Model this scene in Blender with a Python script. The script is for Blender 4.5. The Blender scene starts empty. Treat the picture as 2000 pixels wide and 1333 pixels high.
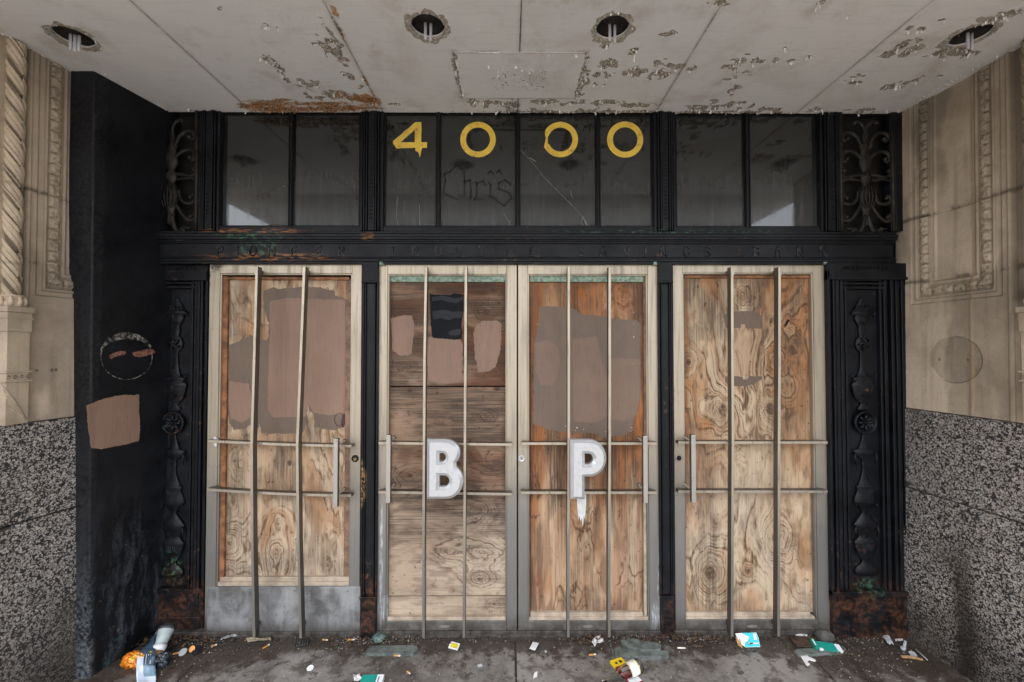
import bpy, bmesh, math, random
import numpy as np
from mathutils import Vector, geometry
random.seed(7)
SC = bpy.context.scene
C = SC.collection
# ------------------------------------------------------------------ camera, sky, sun, exposure
FPX = 840.0; DIST = 2.45; EYE = 1.610; CEIL = 2.982
PITCH = math.atan(17.5 / FPX); YAW = math.atan(4 / FPX)
cam_d = bpy.data.cameras.new('camera'); cam = bpy.data.objects.new('camera', cam_d); C.objects.link(cam)
cam_d.sensor_width = 36; cam_d.lens = 36 * FPX / 2000; cam_d.clip_start = 0.02; cam_d.clip_end = 4000
cam.location = (0, -DIST, EYE); cam.rotation_euler = (math.pi / 2 + PITCH, 0, -YAW)
SC.camera = cam
W = bpy.data.worlds.new('World'); SC.world = W; W.use_nodes = True
wn = W.node_tree; bg = wn.nodes['Background']
sky = wn.nodes.new('ShaderNodeTexSky'); sky.sky_type = 'NISHITA'; sky.sun_disc = False
SUN_EL, SUN_AZ = 66, 200
sky.sun_elevation = math.radians(SUN_EL); sky.sun_rotation = math.radians(SUN_AZ)
sky.air_density = 1.0; sky.dust_density = 4.0; sky.ozone_density = 1.0
hs = wn.nodes.new('ShaderNodeHueSaturation'); hs.inputs['Saturation'].default_value = 0.34
wn.links.new(sky.outputs[0], hs.inputs['Color']); wn.links.new(hs.outputs[0], bg.inputs['Color'])
bg.inputs['Strength'].default_value = 0.15
sd = bpy.data.lights.new('sun', 'SUN'); sun = bpy.data.objects.new('sun', sd); C.objects.link(sun)
sd.energy = 1.4; sd.angle = math.radians(14); sd.color = (1, .93, .83)
az = math.radians(SUN_AZ); el = math.radians(SUN_EL)
sdir = Vector((math.sin(az) * math.cos(el), math.cos(az) * math.cos(el), math.sin(el)))
sun.rotation_euler = sdir.to_track_quat('Z', 'Y').to_euler(); sun.location = (0, -8, 9)
SC.view_settings.view_transform = 'Standard'; SC.view_settings.look = 'None'
SC.view_settings.exposure = 2.0; SC.view_settings.gamma = 1
SC.cycles.max_bounces = 8; SC.cycles.diffuse_bounces = 5

# ------------------------------------------------------------------ picture measurements to places
_a = math.pi / 2 + PITCH
_Rx = np.array([[1, 0, 0], [0, math.cos(_a), -math.sin(_a)], [0, math.sin(_a), math.cos(_a)]])
_Rz = np.array([[math.cos(-YAW), -math.sin(-YAW), 0], [math.sin(-YAW), math.cos(-YAW), 0], [0, 0, 1]])
_R = _Rz @ _Rx
def ray(u, v):
    d = _R @ np.array([(u - 1000) / FPX, (666.5 - v) / FPX, -1.0]); return d / d[1]
def P(u, v, y=0.0):                      # a point on the vertical plane at depth y
    d = ray(u, v); t = y + DIST; return (d[0] * t, y, EYE + d[2] * t)
def X(u, y=0.0, v=900): return P(u, v, y)[0]
def Z(v, y=0.0): return P(1000, v, y)[2]
def CP(u, v, z=None):                    # a point on the ceiling
    z = CEIL if z is None else z
    d = ray(u, v); t = (z - EYE) / d[2]; return (d[0] * t, t - DIST, z)
def FP(u, v, z=0.0):                     # a point on the ground
    d = ray(u, v); t = (z - EYE) / d[2]; return (d[0] * t, t - DIST, z)
def WP(u, v, p0, n):                     # a point on any plane
    d = ray(u, v); o = np.array([0, -DIST, EYE]); t = np.dot(np.array(p0) - o, n) / np.dot(d, n); return tuple(o + d * t)

# ------------------------------------------------------------------ numpy noise
def _h(i, j, s):
    i = i.astype(np.int64); j = j.astype(np.int64)
    n = (i * 374761393 + j * 668265263 + s * 97471171) & 0xffffffff
    n = ((n ^ (n >> 13)) * 1274126177) & 0xffffffff
    return ((n ^ (n >> 16)) & 0xffff) / 65535.0
def vn(x, y, s=0):
    x = np.asarray(x, float); y = np.asarray(y, float)
    xi = np.floor(x); yi = np.floor(y); fx = x - xi; fy = y - yi
    fx = fx * fx * fx * (fx * (fx * 6 - 15) + 10); fy = fy * fy * fy * (fy * (fy * 6 - 15) + 10)
    a = _h(xi, yi, s); b = _h(xi + 1, yi, s); c = _h(xi, yi + 1, s); d = _h(xi + 1, yi + 1, s)
    return (a * (1 - fx) + b * fx) * (1 - fy) + (c * (1 - fx) + d * fx) * fy
def fbm(x, y, s=0, o=4):
    t = 0; a = 1; w = 0
    for k in range(o):
        t = t + a * vn(np.asarray(x) * 2 ** k, np.asarray(y) * 2 ** k, s + k * 17); w += a; a *= .5
    return t / w
def sst(a, b, x):
    t = np.clip((x - a) / (b - a), 0, 1); return t * t * (3 - 2 * t)

# ------------------------------------------------------------------ mesh building
class MB:
    def __init__(s): s.v = []; s.f = []
    def add(s, vs, fs):
        b = len(s.v); s.v += [tuple(p) for p in vs]; s.f += [tuple(i + b for i in f) for f in fs]
    def box(s, x0, x1, y0, y1, z0, z1):
        s.add([(x0, y0, z0), (x1, y0, z0), (x1, y1, z0), (x0, y1, z0), (x0, y0, z1), (x1, y0, z1), (x1, y1, z1), (x0, y1, z1)],
              [(0, 3, 2, 1), (4, 5, 6, 7), (0, 1, 5, 4), (1, 2, 6, 5), (2, 3, 7, 6), (3, 0, 4, 7)])
    def pbox(s, u0, v0, u1, v1, y0, y1):         # front face measured at depth y0
        a = P(u0, v0, y0); b = P(u1, v1, y0)
        s.box(min(a[0], b[0]), max(a[0], b[0]), y0, y1, min(a[2], b[2]), max(a[2], b[2]))
    def hexa(s, q0, q1):                         # two matching quads
        s.add(list(q0) + list(q1), [(0, 1, 2, 3), (7, 6, 5, 4), (0, 4, 5, 1), (1, 5, 6, 2), (2, 6, 7, 3), (3, 7, 4, 0)])
    def bar(s, pts, w, y0, y1):                  # pts (x, z) down the bar
        for (xa, za), (xb, zb) in zip(pts[:-1], pts[1:]):
            s.hexa([(xa - w / 2, y0, za), (xa + w / 2, y0, za), (xb + w / 2, y0, zb), (xb - w / 2, y0, zb)],
                   [(xa - w / 2, y1, za), (xa + w / 2, y1, za), (xb + w / 2, y1, zb), (xb - w / 2, y1, zb)])
    def prism(s, pts, off):                      # flat 3D outline pushed by a vector
        n = len(pts); off = Vector(off)
        tri = geometry.tessellate_polygon([[Vector(p) for p in pts]])
        b = [tuple(Vector(p) + off) for p in pts]
        s.add(list(pts) + b, [tuple(t) for t in tri] + [tuple(i + n for i in reversed(t)) for t in tri] +
              [(i, (i + 1) % n, (i + 1) % n + n, i + n) for i in range(n)])
    def lathe(s, prof, c, axis='z', seg=24, sq=(1, 1), a0=0, a1=2 * math.pi, tf=None):
        full = abs(a1 - a0 - 2 * math.pi) < 1e-4; m = seg if full else seg + 1; vs = []
        for r, z in prof:
            for k in range(m):
                a = a0 + (a1 - a0) * k / seg
                x, y = r * math.cos(a) * sq[0], r * math.sin(a) * sq[1]
                p = (x, y, z) if axis == 'z' else ((x, z, y) if axis == 'y' else (z, x, y))
                p = Vector(p)
                if tf: p = tf @ p
                vs.append((p[0] + c[0], p[1] + c[1], p[2] + c[2]))
        fs = []
        for i in range(len(prof) - 1):
            for k in range(seg):
                k2 = (k + 1) % m if full else k + 1
                fs.append((i * m + k, i * m + k2, (i + 1) * m + k2, (i + 1) * m + k))
        if full:
            if prof[0][0] > 1e-5: fs.append(tuple(reversed(range(m))))
            if prof[-1][0] > 1e-5: fs.append(tuple(range((len(prof) - 1) * m, len(prof) * m)))
        s.add(vs, fs)
    def tube(s, pts, rads, seg=8, flat=1.0, cap=True):
        pts = [Vector(p) for p in pts]; n = len(pts); vs = []
        if not isinstance(rads, (list, tuple)): rads = [rads] * n
        up = Vector((0, 1, 0))
        for i, p in enumerate(pts):
            t = (pts[min(i + 1, n - 1)] - pts[max(i - 1, 0)]).normalized()
            u = up if abs(t.dot(up)) < .95 else Vector((1, 0, 0))
            a = t.cross(u).normalized(); b = t.cross(a).normalized()
            for k in range(seg):
                an = 2 * math.pi * k / seg
                vs.append(tuple(p + a * math.cos(an) * rads[i] + b * math.sin(an) * rads[i] * flat))
        fs = [(i * seg + k, i * seg + (k + 1) % seg, (i + 1) * seg + (k + 1) % seg, (i + 1) * seg + k) for i in range(n - 1) for k in range(seg)]
        if cap: fs += [tuple(reversed(range(seg))), tuple(range((n - 1) * seg, n * seg))]
        s.add(vs, fs)
    def build(s, name, mat, parent=None, smooth=False, bevel=0, segs=1, **tags):
        me = bpy.data.meshes.new(name); me.from_pydata(s.v, [], s.f); me.update()
        bm = bmesh.new(); bm.from_mesh(me); bmesh.ops.recalc_face_normals(bm, faces=bm.faces); bm.to_mesh(me); bm.free()
        return link(name, me, mat, parent, smooth, bevel, segs, **tags)
def link(name, me, mat, parent=None, smooth=False, bevel=0, segs=1, **tags):
    o = bpy.data.objects.new(name, me); C.objects.link(o)
    me.materials.append(mat)
    if smooth: me.polygons.foreach_set('use_smooth', [True] * len(me.polygons))
    if bevel:
        b = o.modifiers.new('bevel', 'BEVEL'); b.width = bevel; b.segments = segs; b.limit_method = 'ANGLE'; b.angle_limit = .6
    if parent:
        o.parent = parent; o.matrix_parent_inverse = parent_inv(parent)
    for k, v in tags.items(): o[k] = v
    return o
def parent_inv(p):
    from mathutils import Matrix
    return Matrix.Translation(-p.location) if p.type == 'EMPTY' else Matrix.Identity(4)
def thing(name, label, cat, loc, group=None):
    o = bpy.data.objects.new(name, None); C.objects.link(o); o.location = loc; o.empty_display_size = .1
    o['label'] = label; o['category'] = cat
    if group: o['group'] = group
    return o
def gridmesh(name, PX, PY, PZ, mat, parent=None, attrs=None, smooth=True, thick=None, **tags):
    ny, nx = PX.shape; n = nx * ny
    co = np.stack([PX, PY, PZ], -1).reshape(-1, 3).astype(np.float32)
    idx = np.arange(n).reshape(ny, nx)
    q = np.stack([idx[:-1, :-1], idx[:-1, 1:], idx[1:, 1:], idx[1:, :-1]], -1).reshape(-1, 4)
    if thick is not None:                # a border turned back by the vector thick
        ring = np.concatenate([idx[0, :], idx[1:, -1], idx[-1, -2::-1], idx[-2:0:-1, 0]])
        m = len(ring); back = co[ring] + np.array(thick, np.float32); co = np.concatenate([co, back])
        r2 = np.arange(m) + n
        q = np.concatenate([q, np.stack([ring, r2, np.roll(r2, -1), np.roll(ring, -1)], -1)])
    me = bpy.data.meshes.new(name); me.vertices.add(len(co)); me.vertices.foreach_set('co', co.ravel())
    me.loops.add(q.size); me.loops.foreach_set('vertex_index', q.ravel().astype(np.int32))
    me.polygons.add(len(q)); me.polygons.foreach_set('loop_start', np.arange(0, q.size, 4, dtype=np.int32))
    try: me.polygons.foreach_set('loop_total', np.full(len(q), 4, dtype=np.int32))
    except Exception: pass
    me.update(calc_edges=True); me.validate()
    for k, arr in (attrs or {}).items():
        at = me.attributes.new(k, 'FLOAT', 'POINT'); b = np.zeros(len(co), np.float32); b[:n] = arr.reshape(-1); at.data.foreach_set('value', b)
    return link(name, me, mat, parent, smooth, **tags)

# ------------------------------------------------------------------ material building
class Mt:
    def __init__(s, name, rough=.6, metal=0.0, spec=.5):
        s.m = bpy.data.materials.new(name); s.m.use_nodes = True; s.t = s.m.node_tree; s.b = s.t.nodes['Principled BSDF']
        s.b.inputs['Roughness'].default_value = rough; s.b.inputs['Metallic'].default_value = metal
        s.b.inputs['Specular IOR Level'].default_value = spec
        s.tc = s.t.nodes.new('ShaderNodeTexCoord').outputs['Object']
    def n(s, typ, ins=None, **pr):
        x = s.t.nodes.new(typ)
        for k, v in pr.items(): setattr(x, k, v)
        for k, v in (ins or {}).items(): s.set(x.inputs[k], v)
        return x
    def set(s, sock, v):
        if isinstance(v, bpy.types.NodeSocket): s.t.links.new(v, sock)
        elif isinstance(v, (tuple, list)) and len(v) == 3 and sock.type == 'RGBA': sock.default_value = (*v, 1)
        else: sock.default_value = v
    def mth(s, op, a, b=0.0, c=None, clamp=False):
        x = s.t.nodes.new('ShaderNodeMath'); x.operation = op; x.use_clamp = clamp; s.set(x.inputs[0], a); s.set(x.inputs[1], b)
        if c is not None: s.set(x.inputs[2], c)
        return x.outputs[0]
    def noise(s, scale, detail=4, rough=.5, sc=(1, 1, 1), off=(0, 0, 0), dist=0.0, vec=None):
        mp = s.n('ShaderNodeMapping', {'Vector': vec or s.tc, 'Scale': sc, 'Location': off})
        return s.n('ShaderNodeTexNoise', {'Vector': mp.outputs[0], 'Scale': scale, 'Detail': detail, 'Roughness': rough, 'Distortion': dist}).outputs['Fac']
    def mr(s, x, a, b, lo=0.0, hi=1.0):
        k = s.n('ShaderNodeMapRange', {'Value': x, 'From Min': a, 'From Max': b, 'To Min': lo, 'To Max': hi}); k.interpolation_type = 'SMOOTHSTEP'; return k.outputs[0]
    def mix(s, f, a, b, mode='MIX'):
        x = s.t.nodes.new('ShaderNodeMix'); x.data_type = 'RGBA'; x.blend_type = mode
        s.set(x.inputs[0], f); s.set(x.inputs[6], a if not (isinstance(a, tuple) and len(a) == 3) else (*a, 1)); s.set(x.inputs[7], b if not (isinstance(b, tuple) and len(b) == 3) else (*b, 1)); return x.outputs[2]
    def xyz(s):
        x = s.n('ShaderNodeSeparateXYZ', {'Vector': s.tc}); return x.outputs
    def attr(s, name):
        return s.n('ShaderNodeAttribute', attribute_name=name).outputs['Fac']
    def col(s, c): s.set(s.b.inputs['Base Color'], c)
    def rough(s, r): s.set(s.b.inputs['Roughness'], r)
    def bump(s, h, dist=.002, strength=1.0):
        b = s.n('ShaderNodeBump', {'Height': h, 'Distance': dist, 'Strength': strength}); s.t.links.new(b.outputs[0], s.b.inputs['Normal'])
    def blob(s, cx, cy, rx, ry, ang=0.0, axes='xy'):     # 1 at the centre falling to 0 at the rim
        if axes == 'xz': mp = s.n('ShaderNodeMapping', {'Vector': s.tc, 'Location': (-cx / rx, 0, -cy / ry), 'Scale': (1 / rx, 0, 1 / ry)})
        else: mp = s.n('ShaderNodeMapping', {'Vector': s.tc, 'Location': (-cx / rx, -cy / ry, 0), 'Scale': (1 / rx, 1 / ry, 0)})
        L = s.n('ShaderNodeVectorMath', {0: mp.outputs[0]}, operation='LENGTH').outputs['Value']
        return s.mth('SUBTRACT', 1.0, L, clamp=True)
    def blobs(s, lst, axes='xy'):
        t = None
        for b in lst:
            k = s.blob(*b[:4], axes=axes); t = k if t is None else s.mth('MAXIMUM', t, k)
        return t
def plain(name, c, rough=.6, metal=0.0, var=.25, scale=30, spec=.5, bump=0.0):
    m = Mt(name, rough, metal, spec); n = m.noise(scale, 5, .6)
    m.col(m.mix(m.mr(n, .3, .7), tuple(k * (1 - var) for k in c), tuple(min(1, k * (1 + var)) for k in c)))
    if bump: m.bump(n, bump)
    return m.m

def mat_ply(name, pale, dark, warm, grey, horiz=False):
    m = Mt(name, .75, 0, .3); g = m.attr('grain'); st = m.attr('stain'); wm = m.attr('warm'); kn = m.attr('knot')
    sc = (260, 1, 5) if not horiz else (5, 1, 260)
    fib = m.noise(1, 5, .65, sc=sc); fib2 = m.noise(1, 3, .6, sc=tuple(k * .35 for k in sc), off=(3, 0, 8))
    base = m.mix(wm, pale, warm); base = m.mix(m.mth('MULTIPLY', m.attr('bleach'), m.mr(fib2, .3, .6, .4, 1)), base, (.63, .525, .40))
    base = m.mix(m.mth('MULTIPLY', m.mr(fib2, .42, .72), .35), base, tuple(k * .62 for k in pale))
    base = m.mix(m.mth('MULTIPLY', g, m.mr(fib2, .25, .6, .65, 1)), base, dark)
    base = m.mix(m.mth('MULTIPLY', m.mr(fib, .52, .72), .58), base, tuple(k * .35 for k in dark))
    base = m.mix(m.mth('MULTIPLY', m.mr(fib, .5, .25), .25), base, tuple(min(1, k * 1.25) for k in pale))
    sp = m.mth('MULTIPLY', st, m.mr(m.noise(1, 6, .7, sc=tuple(k * .5 for k in sc), off=(7, 1, 2)), .3, .62))
    base = m.mix(sp, base, grey)
    base = m.mix(kn, base, (.055, .026, .017))
    dots = m.mr(m.noise(42, 2, .5, sc=(1, 1, .8)), .69, .73)
    base = m.mix(m.mth('MULTIPLY', dots, .6), base, (.03, .02, .016))
    m.col(base); m.bump(m.mth('ADD', fib, m.mth('MULTIPLY', g, -.5)), .0011); return m.m
def mat_metal():
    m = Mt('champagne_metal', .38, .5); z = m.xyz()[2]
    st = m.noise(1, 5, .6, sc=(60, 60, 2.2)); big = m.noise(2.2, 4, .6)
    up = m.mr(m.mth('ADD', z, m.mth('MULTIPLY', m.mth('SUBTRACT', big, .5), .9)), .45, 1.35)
    c = m.mix(up, (.235, .228, .215), (.475, .405, .31))  # lower grey is weathering; warm upper tone is partly lighting put into the colour
    c = m.mix(m.mth('MULTIPLY', m.mr(st, .46, .68), .45), c, (.21, .19, .16))
    blot = m.mr(m.noise(9, 6, .7), .55, .7)
    c = m.mix(m.mth('MULTIPLY', blot, .35), c, (.19, .18, .165))
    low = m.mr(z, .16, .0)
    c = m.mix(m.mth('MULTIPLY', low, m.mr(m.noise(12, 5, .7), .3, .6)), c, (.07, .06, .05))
    c = m.mix(m.mth('MULTIPLY', m.mr(m.noise(60, 3, .6), .7, .76), .7), c, (.06, .05, .04))
    dr = m.blobs([(-.725, .42, .012, .45), (.842, .30, .014, .30), (.825, .12, .04, .10), (-.70, .16, .05, .08)], 'xz'); c = m.mix(m.mth('MULTIPLY', m.mr(dr, 0, .5), m.mr(m.noise(1, 5, .7, sc=(160, 160, 14)), .42, .62)), c, (.62, .66, .70))
    sm = m.blobs([(-1.71, 2.09, .10, .05), (-1.725, 2.03, .03, .12)], 'xz'); c = m.mix(m.mth('MULTIPLY', m.mr(sm, 0, .6), m.mr(m.noise(40, 5, .7), .38, .6)), c, (.035, .03, .025))
    m.col(c); m.rough(m.mr(st, .3, .8, .34, .6)); m.bump(m.noise(200, 2), .0003); return m.m
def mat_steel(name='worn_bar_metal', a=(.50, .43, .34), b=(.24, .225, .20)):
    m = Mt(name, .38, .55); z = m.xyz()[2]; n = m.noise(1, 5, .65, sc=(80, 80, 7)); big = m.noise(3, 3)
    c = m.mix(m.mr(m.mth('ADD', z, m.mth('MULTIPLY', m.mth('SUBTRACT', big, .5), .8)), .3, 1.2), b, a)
    c = m.mix(m.mth('MULTIPLY', m.mr(n, .52, .7), .5), c, (.12, .10, .08)); nv = m.n('ShaderNodeSeparateXYZ', {'Vector': m.n('ShaderNodeTexCoord').outputs['Normal']}).outputs[1]; c = m.mix(m.mr(m.mth('ABSOLUTE', nv), .75, .5), c, m.mix(.78, c, (.045, .038, .032))); m.col(c); m.rough(m.mr(n, .3, .7, .3, .55)); return m.m  # side and top faces darkened in the colour, standing in for shade
def mat_kick():
    m = Mt('dull_kick_plate', .5, .3); n = m.noise(6, 7, .68, dist=.4); f = m.noise(60, 4, .6); st = m.noise(1, 5, .6, sc=(30, 30, 3))
    c = m.mix(m.mr(n, .35, .68), (.13, .13, .13), (.33, .335, .34)); c = m.mix(m.mth('MULTIPLY', m.mr(st, .5, .7), .4), c, (.42, .42, .42))
    c = m.mix(m.mr(f, .62, .75), c, (.08, .075, .07))
    c = m.mix(m.mr(m.xyz()[2], .11, .0), c, (.06, .05, .045)); m.col(c); m.rough(m.mr(n, .3, .7, .35, .65)); return m.m
def mat_iron(rust=True):
    m = Mt('black_cast_iron', .33, 0, .27); z = m.xyz()[2]
    n = m.noise(5, 7, .7); f = m.noise(38, 5, .65)
    c = m.mix(m.mr(n, .3, .7), (.0025, .003, .0042), (.008, .0092, .013))
    sc = m.mr(m.noise(1, 5, .7, sc=(70, 70, 5)), .60, .74)
    c = m.mix(m.mth('MULTIPLY', sc, .28), c, (.07, .08, .10))
    chip = m.mth('MULTIPLY', m.mr(f, .60, .66), m.mr(m.noise(2.3, 4, .6, off=(4, 4, 1)), .5, .62))
    c = m.mix(m.mth('MULTIPLY', chip, .75), c, (.16, .075, .04))
    low = m.mr(m.mth('ADD', z, m.mth('MULTIPLY', m.mth('SUBTRACT', n, .5), .75)), .42, .12)
    lowr = m.mth('MULTIPLY', low, m.mr(m.noise(11, 6, .7, off=(1, 8, 3)), .38, .60))
    c = m.mix(m.mth('MULTIPLY', lowr, .7), c, m.mix(m.mr(f, .4, .6), (.022, .014, .010), (.12, .050, .027)))
    gr = m.mth('MULTIPLY', m.mr(m.noise(9, 5, .7, off=(2, 0, 6)), .62, .68), m.mr(f, .42, .6))
    band = m.mth('MAXIMUM', m.mth('MULTIPLY', m.blobs([(2.02, .27, .11, .07), (-1.93, .36, .07, .16)], 'xz'), .75), m.mth('MULTIPLY', m.blobs([(-1.385, 2.185, .075, .06), (-1.50, 2.19, .035, .05), (-1.45, 2.255, .25, .03), (.9, 2.285, .9, .018)], 'xz'), 1.5))
    c = m.mix(m.mth('MULTIPLY', m.mr(band, .05, .5), m.mr(f, .5, .62)), c, (.04, .105, .06))
    orr = m.blobs([(-1.35, 2.135, .55, .035), (-1.45, 2.285, .42, .03), (-.80, 2.25, .05, .035)], 'xz')
    c = m.mix(m.mth('MULTIPLY', m.mr(orr, .05, .6), m.mr(m.noise(1, 5, .6, sc=(18, 18, 90)), .47, .6)), c, (.30, .12, .04))
    c = m.mix(m.mth('MULTIPLY', m.mr(m.blobs([(-.845, .86, .045, .16)], 'xz'), .0, .4), m.mr(f, .45, .55)), c, (.42, .24, .11))
    m.col(c); m.rough(m.mr(n, .3, .7, .3, .6)); m.bump(m.mth('ADD', f, n), .0016); return m.m
def mat_slab():
    m = Mt('black_stone', .26, 0, .22); z = m.xyz()[2]; n = m.noise(4, 7, .7); f = m.noise(55, 5, .7); st = m.noise(1, 6, .7, sc=(14, 14, 3.2))
    c = m.mix(m.mr(n, .35, .7), (.0045, .005, .007), (.012, .013, .017))
    low = m.mr(z, 1.05, .1)
    k = m.mth('MULTIPLY', low, m.mth('MULTIPLY', m.mr(st, .48, .68), m.mr(f, .35, .55)))
    c = m.mix(m.mth('MULTIPLY', k, .8), c, (.15, .175, .20))
    y = m.xyz()[1]
    front = m.mth('MULTIPLY', m.mr(y, -.27, -.30), m.mth('MULTIPLY', m.mr(z, .75, .0), m.mr(st, .3, .55))); c = m.mix(m.mth('MULTIPLY', m.mr(f, .42, .62), .8), c, (.010, .0105, .012)); c = m.mix(m.mth('MULTIPLY', m.mth('MULTIPLY', m.mr(y, -.285, -.30), m.mr(f, .35, .65)), m.mr(st, .3, .6, .3, 1)), c, (.022, .022, .024))
    c = m.mix(m.mth('MULTIPLY', front, m.mr(f, .4, .62, .0, .8)), c, (.15, .17, .185))
    gr = m.mth('MULTIPLY', low, m.mr(m.noise(16, 5, .7, off=(5, 5, 5)), .64, .68)); c = m.mix(m.mth('MULTIPLY', gr, .6), c, (.03, .13, .09))
    c = m.mix(m.mth('MULTIPLY', m.mth('MULTIPLY', m.mr(f, .66, .7), low), .6), c, (.4, .38, .34))
    m.col(c); m.rough(m.mr(n, .3, .7, .32, .6)); m.bump(m.noise(60, 4, .6), .0009); return m.m
def mat_limestone(name='carved_limestone', lift=1.0):
    m = Mt(name, .88, 0, .25); z = m.xyz()[2]; n = m.noise(2.6, 6, .6); f = m.noise(150, 3, .6); st = m.noise(1, 5, .6, sc=(26, 26, 1.3)); med = m.noise(14, 5, .65)
    a = tuple(k * lift for k in (.57, .465, .35)); b = tuple(k * lift for k in (.385, .31, .23))
    c = m.mix(m.mr(n, .35, .65), b, a)
    c = m.mix(m.mth('MULTIPLY', m.mr(st, .5, .72), .45), c, tuple(k * lift for k in (.22, .175, .13)))
    c = m.mix(m.mth('MULTIPLY', m.mr(med, .5, .7), .35), c, tuple(k * lift for k in (.56, .48, .38)))
    c = m.mix(m.mth('MULTIPLY', m.mr(f, .6, .75), .5), c, (.10, .08, .06))
    mk = m.attr('mark'); c = m.mix(mk, c, (.10, .08, .058)); ok = m.attr('ochre'); c = m.mix(ok, c, (.33, .235, .12))
    m.col(c); m.bump(m.mth('ADD', f, m.mth('MULTIPLY', med, 1.5)), .0011); return m.m
def mat_granite():
    m = Mt('speckled_granite', .25, 0, .4)
    wv = m.n('ShaderNodeTexNoise', {'Vector': m.tc, 'Scale': 60.0, 'Detail': 4.0}).outputs['Color']
    vec = m.n('ShaderNodeVectorMath', {0: m.tc, 1: m.n('ShaderNodeVectorMath', {0: wv, 'Scale': .012}, operation='SCALE').outputs[0]}, operation='ADD').outputs[0]
    vo = m.n('ShaderNodeTexVoronoi', {'Vector': vec, 'Scale': 108.0}); vc = m.n('ShaderNodeSeparateColor', {'Color': vo.outputs['Color']}).outputs
    vo2 = m.n('ShaderNodeTexVoronoi', {'Vector': vec, 'Scale': 220.0}); v2 = m.n('ShaderNodeSeparateColor', {'Color': vo2.outputs['Color']}).outputs
    light = m.mix(vc[1], (.50, .47, .43), (.31, .265, .23)); light = m.mix(m.mr(v2[0], .6, .75), light, (.22, .21, .205))
    n = m.noise(130, 5, .7)
    k = m.mth('ADD', m.mth('MULTIPLY', vo.outputs['Distance'], .55), m.mth('MULTIPLY', vc[0], .28))
    dark = m.mr(m.mth('ADD', m.mth('ADD', k, m.mth('MULTIPLY', m.mth('SUBTRACT', m.noise(26, 3, .6, off=(3, 1, 2)), .5), .22)), m.mth('MULTIPLY', n, .45)),   .65, .72)
    c = m.mix(dark, light, (.018, .018, .019)); c = m.mix(m.mr(v2[1], .80, .83), c, (.012, .012, .014))
    z = m.xyz()[2]; st = m.noise(1.3, 5, .65, off=(2, 2, 2))
    c = m.mix(m.mth('MULTIPLY', m.mr(m.mth('ADD', z, m.mth('MULTIPLY', m.mth('SUBTRACT', st, .5), 1.2)), .55, .1), .72), c, (.018, .015, .013))
    X_, Y_, _z = m.xyz(); strk = m.mth('MULTIPLY', m.mr(m.mth('ABSOLUTE', m.mth('ADD', Y_, m.mth('ADD', .30, m.mth('MULTIPLY', m.mth('SUBTRACT', m.noise(1, 4, .6, sc=(3, 3, 2.5)), .5), .18)))), .09, .01), m.mth('MULTIPLY', m.mr(X_, 1, 1.5), m.mr(_z, .85, .35)))
    c = m.mix(m.mth('MULTIPLY', strk, .8), c, (.014, .011, .009)); c = m.mix(m.mth('MULTIPLY', m.mr(m.noise(1.6, 5, .6, sc=(1, 1, .5)), .48, .66), .35), c, (.09, .075, .055))
    m.col(c); m.rough(m.mr(n, .3, .7, .3, .6)); return m.m
def mat_simple_glass():
    m = Mt('dirty_window_glass', .10, 0, 1.0)
    m.b.inputs['IOR'].default_value = 1.5
    st = m.noise(1, 7, .75, sc=(38, 1, 2.6), dist=.3); big = m.noise(2.6, 4, .6); z = m.xyz()[2]; sm = m.noise(60, 3, .6)
    dirt = m.mth('MULTIPLY', m.mr(st, .40, .72), m.mr(m.mth('ADD', z, m.mth('MULTIPLY', m.mth('SUBTRACT', big, .5), .5)), 2.9, 2.35, .25, 1.0))
    lowz = m.mr(m.mth('ADD', z, m.mth('MULTIPLY', m.mth('SUBTRACT', big, .5), .35)), 2.85, 2.25)
    c = m.mix(lowz, (.011, .012, .0115), (.044, .049, .052)); c = m.mix(m.mth('MULTIPLY', dirt, .45), c, (.062, .067, .066))
    c = m.mix(m.mr(big, .55, .7, 0, .45), c, (.012, .012, .012))
    drip = m.mth('MULTIPLY', m.mr(m.noise(1, 4, .5, sc=(120, 1, 3), off=(2, 2, 2)), .68, .73), m.mr(z, 2.65, 2.4))
    c = m.mix(m.mth('MULTIPLY', drip, .55), c, (.16, .165, .16)); c = m.mix(m.mr(sm, .72, .76, 0, .5), c, (.2, .2, .19))
    m.col(c); m.rough(m.mr(dirt, 0, 1, .045, .16)); return m.m

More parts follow.
